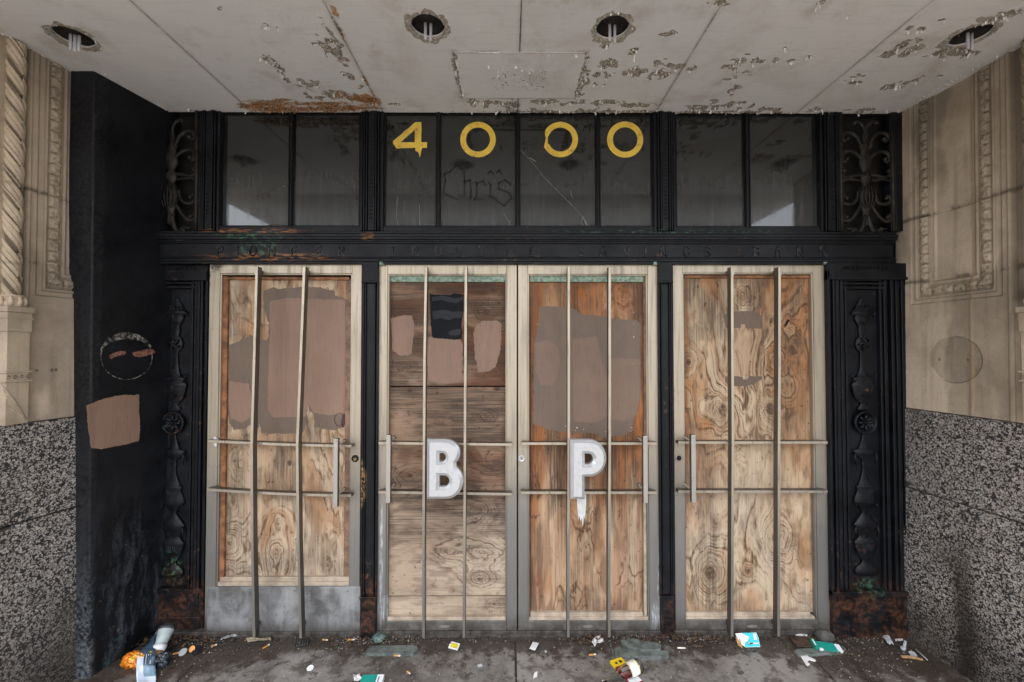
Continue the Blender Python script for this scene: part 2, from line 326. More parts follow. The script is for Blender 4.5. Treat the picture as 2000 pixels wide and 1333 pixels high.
M = {}
M['ply_a'] = mat_ply('plywood_pale', (.62, .47, .325), (.15, .075, .034), (.43, .215, .10), (.085, .07, .058))
M['ply_b'] = mat_ply('plywood_brown', (.34, .225, .15), (.085, .044, .028), (.16, .058, .024), (.038, .032, .028), True)
M['ply_c'] = mat_ply('plywood_rusty', (.52, .36, .225), (.12, .048, .020), (.37, .125, .032), (.07, .052, .04))
M['ply_d'] = mat_ply('plywood_knotty', (.62, .465, .305), (.12, .058, .026), (.44, .21, .09), (.07, .062, .055))
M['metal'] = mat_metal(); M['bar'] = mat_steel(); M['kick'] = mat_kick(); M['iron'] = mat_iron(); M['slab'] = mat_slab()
M['lime'] = mat_limestone(); M['lime_light'] = mat_limestone('pale_column_limestone', 1.3); M['granite'] = mat_granite(); M['glass'] = mat_simple_glass()
def mat_paint(name, c):
    m = Mt(name, .55, 0, .35); n = m.noise(1, 5, .6, sc=(120, 120, 9)); b = m.noise(3, 4, .6); f = m.noise(70, 2, .5)
    k = m.mix(m.mr(b, .3, .7), tuple(x * .9 for x in c), tuple(x * 1.08 for x in c)); k = m.mix(m.mth('MULTIPLY', m.mr(n, .5, .7), .4), k, tuple(x * .62 for x in c)); g2 = m.noise(1, 5, .62, sc=(17, 17, 1.1), off=(3, 3, 3)); k = m.mix(m.mth('MULTIPLY', m.mr(g2, .52, .66), .45), k, (.20, .135, .095) if c[0] > .05 else (.035, .038, .045)); k = m.mix(m.mth('MULTIPLY', m.mr(n, .34, .26), .5), k, tuple(min(1, x * 1.35) for x in c))
    k = m.mix(m.mth('MULTIPLY', m.mr(f, .7, .76), .5), k, tuple(x * .45 for x in c))
    m.col(k); m.bump(n, .0006); return m.m
M['paint_m'] = mat_paint('mid_brown_paint', (.225, .150, .112)); M['paint_l'] = mat_paint('pinkish_brown_paint', (.285, .180, .130)); M['paint_d'] = mat_paint('greyish_brown_paint', (.175, .125, .095))
M['paint_k'] = mat_paint('glossy_black_paint', (.010, .011, .014)); M['paint_k'].node_tree.nodes['Principled BSDF'].inputs['Specular IOR Level'].default_value = .12
M['paint_p'] = plain('purple_marker', (.06, .02, .03)); M['white_scuff'] = plain('white_scuff_paint', (.75, .75, .74), var=.1)
M['wood_o'] = plain('orange_stained_wood', (.24, .105, .045), .7, var=.5, scale=20); M['wood_l'] = plain('pale_bead_wood', (.42, .34, .26), .7, var=.25, scale=18)
M['wood_m'] = plain('brown_bead_wood', (.21, .125, .08), .7, var=.4, scale=25)
M['green'] = plain('verdigris_copper', (.25, .335, .265), .7, var=.45, scale=60, bump=.001)
M['alu'] = plain('brushed_aluminium', (.60, .61, .625), .34, .5, var=.06, scale=40)
def mat_gold():
    m = Mt('gold_leaf', .5, .0); n = m.noise(16, 6, .7); f = m.noise(60, 4, .7)
    c = m.mix(m.mr(n, .35, .7), (.88, .62, .09), (.70, .46, .07)); c = m.mix(m.mr(n, .62, .68, 0, .8), c, (.06, .045, .02)); c = m.mix(m.mr(f, .60, .68, 0, .6), c, (.12, .09, .03)); m.col(c); return m.m
M['gold'] = mat_gold()
M['dark'] = plain('dark_cavity', (.012, .011, .010), .9); M['tubeglass'] = plain('white_tube_glass', (.55, .55, .57), .3, var=.05)
M['spray'] = plain('black_spray_paint', (.0035, .0035, .0035), .6); M['scratch'] = plain('pale_scratch', (.20, .205, .20), .5)

# ------------------------------------------------------------------ ceiling wear (peeled places)
PEEL = [(520,112,10,7),(540,128,9,12),(548,140,8,8),(565,160,8,6),(655,100,26,22),(625,85,14,14),(605,165,34,9),(650,188,48,9),(690,150,16,20),(640,60,6,20),
        (893,130,9,24),(900,160,8,22),(1138,140,14,26),(1133,168,14,20),(1085,106,40,5),(1010,150,70,22),(960,205,34,8),(1000,204,26,8),(925,200,12,6),
        (1065,200,26,5),(1130,203,44,6),(1190,200,34,8),(1235,206,40,5),(1180,90,8,8),(1240,103,12,7),(1190,125,20,10),(1180,148,22,9),(1175,165,14,7),
        (1245,142,24,10),(1300,128,36,10),(1285,145,20,10),(1312,66,24,5),(1355,60,8,5),(1350,135,8,6),(1380,212,44,6),(1430,208,34,9),(1392,200,10,5),(1500,214,26,5),(1590,214,14,6),
        (1455,118,26,10),(1432,132,18,12),(1440,150,22,10),(1437,170,12,10),(1425,185,8,5),(1510,120,8,5),(1545,118,8,4),(1580,112,8,4),
        (1690,150,26,7),(1665,160,20,5),(1722,178,14,4),(1745,170,20,4),(1775,160,24,5),(1810,150,26,5),(1770,92,30,16),(1795,80,16,12),(1750,105,40,8),(1795,56,24,5),
        (1680,218,30,5),(1940,38,26,8),(1975,30,30,12),(1860,105,50,9),(1405,5,20,8),(1605,5,7,5),(1830,40,30,6),(430,18,9,5),(540,55,6,4),(520,50,5,4),(1535,95,4,3),(1490,122,6,3),(770,205,10,3),(1660,30,5,4)]
RUST = [(500,209,28,7),(545,214,44,5),(590,213,54,5),(640,213,46,5),(690,211,46,6),(706,192,24,7),(722,197,18,7),(535,203,46,9),(640,205,40,6),(668,187,14,4),(655,25,4,12),(664,60,4,10),(715,160,4,8)]
def ceil_blobs(lst, grow=1.0):
    out = []
    for u, v, ru, rv in lst:
        c = CP(u, v); a = CP(u + ru, v); b = CP(u, v + rv); b2 = CP(u, max(v - rv, 0) if v - rv > 0 else v - rv)
        out.append((c[0], c[1], max(abs(a[0] - c[0]), .01) * grow, max(abs(b[1] - b2[1]) / 2, .012) * grow))
    return out
PB = ceil_blobs(PEEL, 1.35); RB = ceil_blobs(RUST, 1.5)
LIGHTS = [(-1.917, -.577), (-.348, -.650), (.437, -.645), (2.015, -.605)]
def mat_ceiling():
    m = Mt('peeling_ceiling_paint', .62, 0, .3)
    big = m.noise(1.1, 5, .6); n = m.noise(26, 6, .68); f = m.noise(90, 4, .6); br = m.noise(1, 5, .6, sc=(5, 45, 1))
    c = m.mix(m.mr(big, .35, .65), (.80, .785, .76), (.75, .755, .755))
    c = m.mix(m.mth('MULTIPLY', m.mr(br, .5, .75), .3), c, (.58, .56, .53))
    c = m.mix(m.mth('MULTIPLY', m.mr(m.noise(3, 6, .7, off=(4, 2, 0)), .52, .68), .4), c, (.42, .35, .27))
    peel = m.mr(m.attr('peel'), .48, .56); rim = m.mr(m.attr('peel'), .36, .48)
    c = m.mix(m.mth('MULTIPLY', rim, .55), c, (.75, .73, .70))
    c = m.mix(peel, c, m.mix(m.mr(f, .4, .6), (.20, .165, .125), (.50, .45, .38)))
    c = m.mix(m.mr(m.attr('hole'), .45, .55, 0, .85), c, m.mix(m.mr(f, .42, .58), (.20, .165, .12), (.38, .33, .26)))
    sd = m.mth('MULTIPLY', m.mr(m.noise(14, 5, .75, off=(9, 9, 9)), .71, .73), .7); c = m.mix(sd, c, (.10, .085, .07))
    rust = m.attr('rust'); seam = m.attr('seam'); c = m.mix(m.mth('MULTIPLY', seam, .7), c, (.10, .07, .045))
    c = m.mix(m.mth('MULTIPLY', rust, .9), c, m.mix(m.mr(f, .4, .62), (.07, .026, .01), (.66, .30, .06)))
    c = m.mix(m.mth('MULTIPLY', m.mr(m.noise(2.2, 6, .7, off=(6, 1, 0), dist=.6), .50, .66), .35), c, (.56, .50, .43)); m.col(c); h = m.mth('SUBTRACT', m.mth('MULTIPLY', n, .25), m.mth('MULTIPLY', peel, 1.0)); m.bump(m.mth('ADD', h, m.mth('MULTIPLY', f, .25)), .0035); return m.m
M['ceil'] = mat_ceiling(); M['flake'] = plain('curled_paint_flakes', (.78, .76, .72), .6, var=.25, scale=60)
M['flake_rust'] = plain('rusty_flakes', (.36, .17, .05), .8, var=.7, scale=50)
def mat_floor():
    m = Mt('stained_concrete', .6, 0, .4); X_, Y_, Z_ = m.xyz(); n = m.noise(2.2, 7, .68, dist=.3); f = m.noise(110, 4, .65); med = m.noise(11, 6, .7)
    c = m.mix(m.mr(n, .33, .66), (.080, .070, .062), (.27, .255, .24)); c = m.mix(m.mth('MULTIPLY', m.mr(med, .48, .62), .7), c, (.055, .045, .038)); c = m.mix(m.mth('MULTIPLY', m.mr(m.noise(6, 7, .75, off=(7, 2, 0)), .54, .66), .5), c, (.30, .285, .265)); c = m.mix(m.mth('MULTIPLY', m.mr(m.noise(17, 4, .6, off=(1, 6, 0)), .60, .66), .75), c, (.03, .027, .025))
    c = m.mix(m.mr(f, .58, .72, 0, .6), c, (.30, .28, .25)); c = m.mix(m.mr(m.noise(26, 3, .5, off=(3, 3, 3)), .66, .70, 0, .7), c, (.035, .032, .030))
    side = m.mr(m.mth('ABSOLUTE', m.mth('SUBTRACT', X_, .05)), 1.15, 1.75); brown = m.mth('ADD', m.mr(Y_, -.34, -.02), m.mth('MULTIPLY', side, .75))
    wet = m.mr(m.mth('ADD', brown, m.mth('MULTIPLY', m.mth('SUBTRACT', med, .5), 2.2)), .45, .85)
    c = m.mix(m.mth('MULTIPLY', wet, .82), c, m.mix(m.mr(f, .4, .6), (.022, .015, .011), (.06, .042, .03)))
    m.col(c); m.rough(m.mr(wet, 0, 1, .66, .45)); m.bump(m.mth('ADD', f, med), .0022); return m.m
M['floor'] = mat_floor()

# ------------------------------------------------------------------ ground, road
def structure(o): o['kind'] = 'structure'; return o
JX = [-1.62, .03, 1.585]
xs = [-6, *JX, 6]
for i, (a, b) in enumerate(zip(xs[:-1], xs[1:])):
    mb = MB(); mb.box(a + .004, b - .004, -2.2, .06, -.15, 0); mb.box(a + .004, b - .004, -5.2, -2.208, -.15, 0)
    structure(mb.build('sidewalk', M['floor'], bevel=.004))
mb = MB(); mb.box(-6, 6, -5.2, .3, -.3, -.018); structure(mb.build('sidewalk_bed', M['dark']))
M['asphalt'] = plain('asphalt', (.10, .10, .10), .85, var=.3, scale=40); M['earth'] = plain('far_ground', (.30, .295, .285), .9, scale=.2)
mb = MB(); mb.box(-40, 40, -5.35, -5.205, -.3, -.004); structure(mb.build('kerb', M['floor'], bevel=.01))
mb = MB(); mb.box(-60, 60, -16, -5.35, -.4, -.14); structure(mb.build('road', M['asphalt']))
mb = MB(); mb.box(-1500, 1500, -1500, 1500, -.6, -.42); structure(mb.build('ground', M['earth']))
mb = MB(); mb.box(-40, 40, -24, -16, -.4, -.004); structure(mb.build('far_sidewalk', M['earth']))

# ------------------------------------------------------------------ canopy with its ceiling panels
canopy = thing('canopy', 'grey canopy ceiling with peeling paint over the four doors', 'canopy', (0, -1.7, CEIL))
def jag(pts3, step, amp, seed, axis_pair):
    out = []; i0, i1 = axis_pair
    n = len(pts3)
    for i in range(n):
        a = np.array(pts3[i]); b = np.array(pts3[(i + 1) % n]); L = np.linalg.norm(b - a); k = max(1, int(L / step))
        d = (b - a) / max(L, 1e-9); nr = np.zeros(3); nr[i0] = -d[i1]; nr[i1] = d[i0]
        for j in range(k):
            p = a + (b - a) * j / k
            q = (float(fbm(np.array([p[i0] * 60 + seed * 7.3]), np.array([p[i1] * 60]), seed, 3)[0]) - .5) * 2 + (float(vn(np.array([p[i0] * 260]), np.array([p[i1] * 260 + seed]), seed + 5)[0]) - .5) * .8
            out.append(tuple(p + nr * q * amp))
    return out
def holed_plate(outer, holes, z0, z1, mb):
    loops = [outer] + holes; bm = bmesh.new(); allv = []
    for lp in loops:
        vs = [bm.verts.new((p[0], p[1], z0)) for p in lp]; allv.append(vs)
        for i in range(len(vs)): bm.edges.new((vs[i], vs[(i + 1) % len(vs)]))
    bmesh.ops.triangle_fill(bm, edges=bm.edges[:], use_beauty=True)
    bm.verts.ensure_lookup_table(); bm.verts.index_update()
    vs = [tuple(v.co) for v in bm.verts]; fs = [tuple(v.index for v in f.verts) for f in bm.faces]; mb.add(vs, fs)
    for lp in loops:
        n = len(lp); mb.add([(p[0], p[1], z0) for p in lp] + [(p[0], p[1], z1) for p in lp], [(i, (i + 1) % n, (i + 1) % n + n, i + n) for i in range(n)])
    bm.free()
def ring(cx, cy, r, n, amp, seed):
    return [(cx + (r + amp * (vn(np.array([k * .9]), np.array([seed * 3.1]), seed)[0] - .5) * 2) * math.cos(2 * math.pi * k / n), cy + (r + amp * (vn(np.array([k * .9]), np.array([seed * 3.1]), seed)[0] - .5) * 2) * math.sin(2 * math.pi * k / n), 0) for k in range(n)]
hx0_, hx1_, hy0_, hy1_ = -.262, .357, -.50, -.14
sx = [-2.62, -1.49, -.734, .045, .84, 1.66, 2.62]
HOLE_R = .069
def bsum(x, y, B):
    t = np.zeros_like(x)
    for bx_, by_, rx, ry in B: t = np.maximum(t, 1 - np.hypot((x - bx_) / rx, (y - by_) / ry))
    return np.clip(t, 0, 1)
def peel_field(x, y):
    n = fbm(x * 30, y * 30, 3, 5); pk = bsum(x, y, PB) * .75 + (n - .5) * 2.3
    t = sst(.12, .62, pk) * sst(.0, .1, bsum(x, y, PB))
    edge = np.exp(-np.abs(y) / .022) * (.25 + .75 * sst(-.2, 0, x) * sst(1.7, 1.3, x)); t = np.maximum(t, sst(.35, .7, edge + (n - .5) * 1.6) * (edge > .12))
    return t
for i, (a, b) in enumerate(zip(sx[:-1], sx[1:])):
    mb = MB(); mb.box(a + .002, b - .002, -2.22, -1.256, CEIL, CEIL + .014); fr_ = mb
    nx = int((b - a) / .0052); xs1 = np.linspace(a + .0018, b - .0018, nx); ys1 = np.linspace(-1.25, .012, 243); GX, GY = np.meshgrid(xs1, ys1)
    jg = (fbm(GX * 0 + 3 + i, GY * 70, 5, 3) - .5) * .006; GX2 = GX.copy(); GX2[:, 0] -= jg[:, 0] * .6; GX2[:, -1] += jg[:, -1] * .6; GX = GX2
    hole = np.zeros_like(GX); keep = np.ones((GX.shape[0] - 1, nx - 1), bool); cxm = (GX[:-1, :-1] + GX[1:, 1:]) / 2; cym = (GY[:-1, :-1] + GY[1:, 1:]) / 2
    for hk_, (lx, ly) in enumerate(LIGHTS):
        if not a < lx < b: continue
        rad = lambda X_, Y_: HOLE_R + .005 * (vn(X_ * 45, Y_ * 45, hk_) - .5)
        ins = np.hypot(cxm - lx, cym - ly) < rad(cxm, cym); keep &= ~ins
        touch = np.zeros_like(GX, bool); touch[:-1, :-1] |= ins; touch[1:, :-1] |= ins; touch[:-1, 1:] |= ins; touch[1:, 1:] |= ins
        k_ = np.zeros_like(GX, bool); nk = ~ins; k_[:-1, :-1] |= nk; k_[1:, :-1] |= nk; k_[:-1, 1:] |= nk; k_[1:, 1:] |= nk
        bd = touch & k_; an = np.arctan2(GY - ly, GX - lx); rr = rad(GX, GY)
        GX = np.where(bd, lx + rr * np.cos(an), GX); GY = np.where(bd, ly + rr * np.sin(an), GY)
        hole = np.maximum(hole, sst(.105, .080, np.hypot(GX - lx, GY - ly) + .05 * (fbm(GX * 30, GY * 30, 6 + hk_, 4) - .5)))
    pe = peel_field(GX, GY); rb_ = bsum(GX, GY, RB); ru = sst(.15, .6, rb_ + (fbm(GX * 22, GY * 60, 8, 4) - .5) * 1.3) * sst(0, .15, rb_)
    ru = np.maximum(ru, .6 * np.clip(np.exp(-np.abs(GX + .734) / .008) * sst(.42, .7, fbm(GX * 9, GY * 13, 14, 3)), 0, 1))
    se = np.exp(-np.minimum(np.abs(GX - a), np.abs(GX - b)) / .005) * (1 if i not in (2, 3) else 1) * sst(.25, .6, fbm(GX * 5, GY * 8, 15, 3) + .15)
    hd = np.maximum(np.maximum(hx0_ - GX, GX - hx1_), np.maximum(hy0_ - GY, GY - hy1_)); se = np.maximum(se, np.exp(-np.abs(hd) / .006) * sst(.35, .6, fbm(GX * 14, GY * 14, 16, 3)))
    ZZ_ = CEIL + .0022 * sst(.4, .6, pe) - .0012 * np.exp(-((pe - .38) / .12) ** 2) + .0012 * (fbm(GX * 2, GY * 2, 19, 3) - .5)
    n_ = GX.size; co = np.stack([GX, GY, ZZ_], -1).reshape(-1, 3); idx = np.arange(n_).reshape(GX.shape); q4 = np.stack([idx[:-1, :-1], idx[1:, :-1], idx[1:, 1:], idx[:-1, 1:]], -1)[keep]
    e_ = np.concatenate([q4[:, [0, 1]], q4[:, [1, 2]], q4[:, [2, 3]], q4[:, [3, 0]]]); key = np.sort(e_, 1); _, inv, cnt = np.unique(key[:, 0] * n_ + key[:, 1], return_inverse=True, return_counts=True); bd_ = e_[cnt[inv] == 1]
    co2 = np.concatenate([co, co + [0, 0, .014], np.array(fr_.v)]); sides = np.stack([bd_[:, 1], bd_[:, 0], bd_[:, 0] + n_, bd_[:, 1] + n_], -1); bxq = np.array(fr_.f) + 2 * n_
    qa = np.concatenate([q4, sides, bxq]); me = bpy.data.meshes.new('ceiling_panel'); me.vertices.add(len(co2)); me.vertices.foreach_set('co', co2.astype(np.float32).ravel()); me.loops.add(qa.size); me.loops.foreach_set('vertex_index', qa.ravel().astype(np.int32)); me.polygons.add(len(qa)); me.polygons.foreach_set('loop_start', np.arange(0, qa.size, 4, dtype=np.int32)); me.update(calc_edges=True); me.validate()
    for nm_, ar in (('peel', pe), ('rust', ru), ('hole', hole), ('seam', se)):
        at = me.attributes.new(nm_, 'FLOAT', 'POINT'); bf = np.zeros(len(co2), np.float32); bf[:n_] = ar.reshape(-1); at.data.foreach_set('value', bf)
    link('ceiling_panel', me, M['ceil'], canopy)
mb = MB(); mb.box(-2.66, 2.66, -2.30, .14, 3.22, 3.45); mb.box(-2.66, 2.66, -2.30, -2.224, 2.95, 3.22); mb.box(-2.66, -2.625, -2.224, .14, 2.99, 3.22); mb.box(2.625, 2.66, -2.224, .14, 2.99, 3.22)
mb.build('fascia', M['kick'], canopy, bevel=.004)
# access hatch
hx0, hx1, hy0, hy1 = -.262, .357, -.50, -.14
GX, GY = np.meshgrid(np.linspace(hx0, hx1, 180), np.linspace(hy0, hy1, 105)); jx = (fbm(GY * 60, GX * 0, 31, 3) - .5) * .006
GX = GX + jx * (sst(hx0 + .01, hx0, GX) + sst(hx1 - .01, hx1, GX)); cen = np.exp(-((GX - .05) / .2) ** 4 - ((GY + .30) / .11) ** 4)
pe = .8 * sst(.60, .70, fbm(GX * 90, GY * 110, 32, 4) + .08 * (cen - 1)) * cen; ed = np.minimum(np.minimum(GX - hx0, hx1 - GX), np.minimum(GY - hy0, hy1 - GY)); ex = np.minimum(GX - hx0, hx1 - GX)
pe = np.maximum(pe, sst(.5, .62, np.exp(-ex / .012) * .6 + fbm(GX * 50, GY * 50, 33, 3) * .5)); se = np.exp(-ed / .003) * sst(.3, .5, fbm(GX * 12, GY * 12, 34, 2))
gridmesh('access_hatch', GX, GY, CEIL - .006 + .001 * pe, M['ceil'], canopy, {'peel': pe, 'seam': se, 'rust': pe * 0 + .5 * np.exp(-ed / .004) * sst(.5, .65, fbm(GX * 8, GY * 8, 35, 2)), 'hole': .0 * pe}, thick=(0, 0, .005))
# curled paint
mb = MB(); mr_ = MB(); rng = random.Random(5)
def flake(mbx, p, s, ang, curl):
    dx, dy = math.cos(ang), math.sin(ang); w = s * rng.uniform(.5, 1.1); tx, ty = -dy, dx; rows = []
    for t, dz in ((0, 0), (.45, -.22 * curl), (.8, -.62 * curl), (.86, -1.05 * curl)):
        ww = w * (1 - .3 * t) * rng.uniform(.7, 1.1)
        rows.append([(p[0] + dx * s * t - tx * ww / 2, p[1] + dy * s * t - ty * ww / 2, p[2] + dz * s), (p[0] + dx * s * t + tx * ww / 2, p[1] + dy * s * t + ty * ww / 2, p[2] + dz * s * rng.uniform(.8, 1.2))])
    vs = [q for r in rows for q in r]; mbx.add(vs, [(0, 1, 3, 2), (2, 3, 5, 4), (4, 5, 7, 6)])
zc = CEIL - .0006
for (x, y, rx, ry), (u, v, ru, rv) in zip(PB, PEEL):
    n = int(16 + 5200 * rx * ry); n = min(n, 120)
    for k in range(n):
        a = rng.uniform(0, 6.28); r = rng.uniform(.15, .85) ** .7
        px, py = x + rx * r * math.cos(a), y + ry * r * math.sin(a)
        if py > .005 or py < -1.2: continue
        if any((px - lx) ** 2 + (py - ly) ** 2 < .075 ** 2 for lx, ly in LIGHTS): continue
        if float(peel_field(np.array([px]), np.array([py]))[0]) < .3: continue
        flake(mb, (px, py, zc), rng.choice([.003, .004, .005, .006, .008, .011, .015]), rng.uniform(3.6, 5.8) if rng.random() < .6 else rng.uniform(0, 6.28), rng.uniform(.5, 1.7))
for k in range(420):                     # along the edge over the windows
    px = rng.uniform(-1.9, 2.2); dens = .35 + .65 * (px > -.2) * (px < 1.55)
    if rng.random() > dens: continue
    flake(mb, (px, rng.uniform(-.03, .004), zc), rng.uniform(.003, .014), rng.uniform(0, 6.28), rng.uniform(.4, 1.1))
for k in range(300):                     # along both side walls
    y = rng.uniform(-.9, 0); side = rng.random() < .5
    px = (2.245 + .09 * -y - rng.uniform(.004, .03)) if side else (-2.06 - .25 * -y + rng.uniform(.004, .03))
    if not side and y > -.35: px = -1.965 - .18 * -y + rng.uniform(.002, .02)
    flake(mb, (px, y, zc), rng.uniform(.003, .010), rng.uniform(0, 6.28), rng.uniform(.3, 1.0))
for x, y in LIGHTS:
    for k in range(40):
        a = rng.uniform(0, 6.28); r = rng.uniform(.074, .09); flake(mb, (x + r * math.cos(a), y + r * math.sin(a), zc), rng.uniform(.003, .009), rng.uniform(0, 6.28), rng.uniform(.3, 1))
for xx, amt in ((-.734, 120), (.84, 50), (-.26, 70), (.357, 110), (1.66, 20)):
    for k in range(amt):
        y = rng.uniform(-1.1, 0) if abs(xx) > .4 else rng.uniform(-.5, -.14)
        flake(mb, (xx + rng.gauss(0, .006), y, zc - (.006 if abs(xx) < .4 else 0)), rng.uniform(.002, .007), rng.uniform(0, 6.28), rng.uniform(.3, 1))
for k in range(160):
    c = CP(rng.uniform(350, 1900), rng.uniform(5, 212)); flake(mb, (c[0], c[1], zc), rng.uniform(.002, .006), rng.uniform(0, 6.28), rng.uniform(.3, .9))
mb.build('peeling_paint', M['flake'], canopy, kind='stuff')
for (x, y, rx, ry) in RB[:9]:
    for k in range(55):
        a = rng.uniform(0, 6.28); r = rng.random() ** .6 * .8; py = min(y + ry * r * math.sin(a), .002)
        flake(mr_, (x + rx * r * math.cos(a), py, zc), rng.uniform(.004, .014), rng.uniform(0, 6.28), rng.uniform(.4, 1.2))
mr_.build('rusted_flakes', M['flake_rust'], canopy, kind='stuff')
# unlit lamps in the holes
LL = ['broken recessed lamp in the ceiling hole nearest the left stone wall', 'broken recessed lamp in the ceiling hole left of the hatch', 'broken recessed lamp in the ceiling hole right of the hatch', 'broken recessed lamp in the ceiling hole nearest the right stone wall']
M['can'] = plain('black_lamp_can', (.012, .010, .009), .6, .2)  # near-black finish for the lamp housings
for i, (x, y) in enumerate(LIGHTS):
    t = thing('recessed_lamp', LL[i], 'lamp', (x, y, CEIL), 'recessed lamps in the canopy ceiling')
    mb = MB(); mb.lathe([(.078, CEIL + .016), (.080, CEIL + .20), (.02, CEIL + .21)], (x, y, 0), seg=32); mb.build('housing', M['can'], t, smooth=True)
    mb = MB(); mb.lathe([(.012, CEIL + .205), (.017, CEIL + .16), (.022, CEIL + .055), (.020, CEIL + .035)], (x, y, 0), seg=16); mb.build('lamp_socket', M['kick'], t, smooth=True)
    for k, dx in enumerate((-.011, .011) if i else (-.016, 0, .014)):
        b = MB(); b.lathe([(.0005, CEIL - .056 - .004 * (k % 2)), (.0055, CEIL - .052), (.0062, CEIL - .045), (.0062, CEIL + .05)], (x + dx, y + .004 * k, 0), seg=12); b.build('lamp_tube', M['tubeglass'], t, smooth=True)

# ------------------------------------------------------------------ stone side walls
def XR(y, z): return 2.222 + .011 * z + .09 * (-y)
def XL(y, z): return -2.052 - .004 * z - .25 * (-y)
def bell(x, c, w): return np.exp(-((x - c) / w) ** 2)
def stone_relief(y, z, seed):
    s = -y
    # nested frame, open at the top: f is distance inside the rectangle
    f = np.minimum(np.minimum(s - .052, .470 - s), z - 1.862)
    h = np.zeros_like(y)
    h += -.006 * sst(0, .004, f) + .006 * sst(.022, .026, f) - .010 * sst(.034, .040, f)
    along = np.where((z - 1.862) <= np.minimum(s - .052, .470 - s) + 1e-6, s, z)
    k = np.abs(((along / .052) % 1) - .5) * 2
    egg = np.clip(1 - ((f - .066) / .021) ** 2, 0, 1) ** .6
    h += .010 * egg * (0.35 + .65 * np.sqrt(np.clip(1 - k ** 2, 0, 1))) - .012 * egg * (k > .86)
    dart = (fbm(along * 130, f * 150, seed, 3) - .5); h += .007 * egg * dart
    h += -.003 * sst(.094, .097, f) - .008 * sst(.112, .122, f)
    # pier mouldings toward the street
    h += .007 * sst(.492, .498, s) - .004 * bell(s, .515, .004) + .010 * np.clip(1 - ((s - .60) / .07) ** 2, 0, 1) * (s < .67) * 0
    h += -.018 * sst(.505, .512, s) * sst(.56, .545, s) * (z > 1.78)
    # joints
    for zz in (2.34, 1.985 if seed else 2.01): h += -.0035 * bell(z, zz, .003)
    # damage, wear
    h += .0016 * (fbm(y * 40, z * 40, seed + 3, 4) - .5) + .0008 * (fbm(y * 160, z * 160, seed + 9, 2) - .5)
    return h
def stone_wall(side):
    right = side > 0; y0, y1 = .03, -1.0
    st = thing('stone_wall', 'limestone and granite side wall ' + ('right of the doors, marked by a round scar' if right else 'left of the doors, partly covered by the black slab'), 'wall', (2.3 if right else -2.25, -.5, 0), 'stone side walls of the doorway')
    yy = np.linspace(y0, y1, 345); zz = np.linspace(1.285, 3.0, 570); Y, Zz = np.meshgrid(yy, zz)
    h = stone_relief(Y, Zz, 1 if right else 0); mark = np.zeros_like(Y); ochre = np.zeros_like(Y); s = -Y
    for q, zq in enumerate((2.34, 1.985 if right else 2.01)):
        w = fbm(s * 18, Zz * 3, 40 + q, 3); mark += .7 * bell(Zz, zq + (w - .5) * .02, .010) * sst(.35, .6, w)
    mark += .5 * sst(.50, .515, s) * sst(.55, .535, s) * sst(1.8, 1.85, Zz)
    mark += .35 * sst(.52, .7, fbm(s * 7, Zz * 2.2, 77, 4)) + .5 * sst(3.0, 2.7, Zz) * 0
    f = np.minimum(np.minimum(s - .052, .470 - s), Zz - 1.862)
    for c in (0.0, .024, .037, .045, .088, .096, .113): mark += .45 * bell(f, c, .0028)
    mark += .4 * (f > .05) * (f < .084) * sst(.5, .62, fbm(s * 90, Zz * 90, 61, 3))
    mark += .3 * sst(2.55, 3.0, Zz)
    if right:
        cy = WP(1865, 703, (2.24, 0, 0), (1, .09, 0)); d = np.hypot(Y - cy[1], Zz - cy[2]); R = .118
        h += -.0022 * sst(R + .002, R - .002, d); mark += .22 * sst(R + .003, R - .003, d) * (1 + .8 * (fbm(s * 30, Zz * 30, 5, 3) - .5)); mark += .35 * bell(d, R, .003) * sst(.4, .6, fbm(s * 20, Zz * 20, 8, 2))
        for uu in (1833, 1888):
            p = WP(uu, 703, (2.24, 0, 0), (1, .09, 0)); dd = np.hypot(Y - p[1], Zz - p[2]); mark += .9 * sst(.007, .003, dd); h += -.004 * sst(.008, .004, dd)
        a = WP(1895, 400, (2.25, 0, 0), (1, .09, 0))[1]; ochre += .6 * bell(Y + (vn(Zz * 3, Zz * 0, 3) - .5) * .02, a, .009) * sst(.3, .55, fbm(s * 40, Zz * 4, 9, 3)); h += .0025 * bell(Y, a, .008)
    else:
        for uu, vv in ((12, 728), (72, 724), (110, 723), (102, 723)):
            p = WP(uu, vv, (-2.06, 0, 0), (1, -.25, 0)); dd = np.hypot(Y - p[1], Zz - p[2]); mark += sst(.0075, .004, dd); h += -.006 * sst(.007, .004, dd)
        ochre += .5 * bell(s, .38, .02) * sst(2.2, 2.6, Zz) * fbm(s * 60, Zz * 3, 4, 3)
    ochre += .35 * bell(s, .585, .02) * fbm(s * 50, Zz * 2, 6, 3)
    XX = (XR(Y, Zz) - h) if right else (XL(Y, Zz) + h)
    gridmesh('carved_limestone', XX, Y, Zz, M['lime'], st, {'mark': np.clip(mark, 0, .85), 'ochre': np.clip(ochre, 0, .8)}, thick=((.1 if right else -.1), 0, 0))
    sg = 1 if right else -1; XF = XR if right else XL
    for z0, z1, pr in ((-.05, .838, .006), (.844, 1.281, .006)):
        mb = MB(); q = lambda y, z, e: (XF(y, z) - sg * pr + e, y, z)
        mb.hexa([q(.03, z0, 0), q(-1.0, z0, 0), q(-1.0, z1, 0), q(.03, z1, 0)], [q(.03, z0, sg * .3), (sg * 3.6, -1.0, z0), (sg * 3.6, -1.0, z1), q(.03, z1, sg * .3)])
        mb.build('granite_slab', M['granite'], st, bevel=.003)
    mb = MB(); xa = XF(-1.0, 2); mb.box(min(xa + sg * .02, sg * 3.6), max(xa + sg * .02, sg * 3.6), -1.0, .05, 1.30, 5.0); mb.build('pier', M['lime'], st)
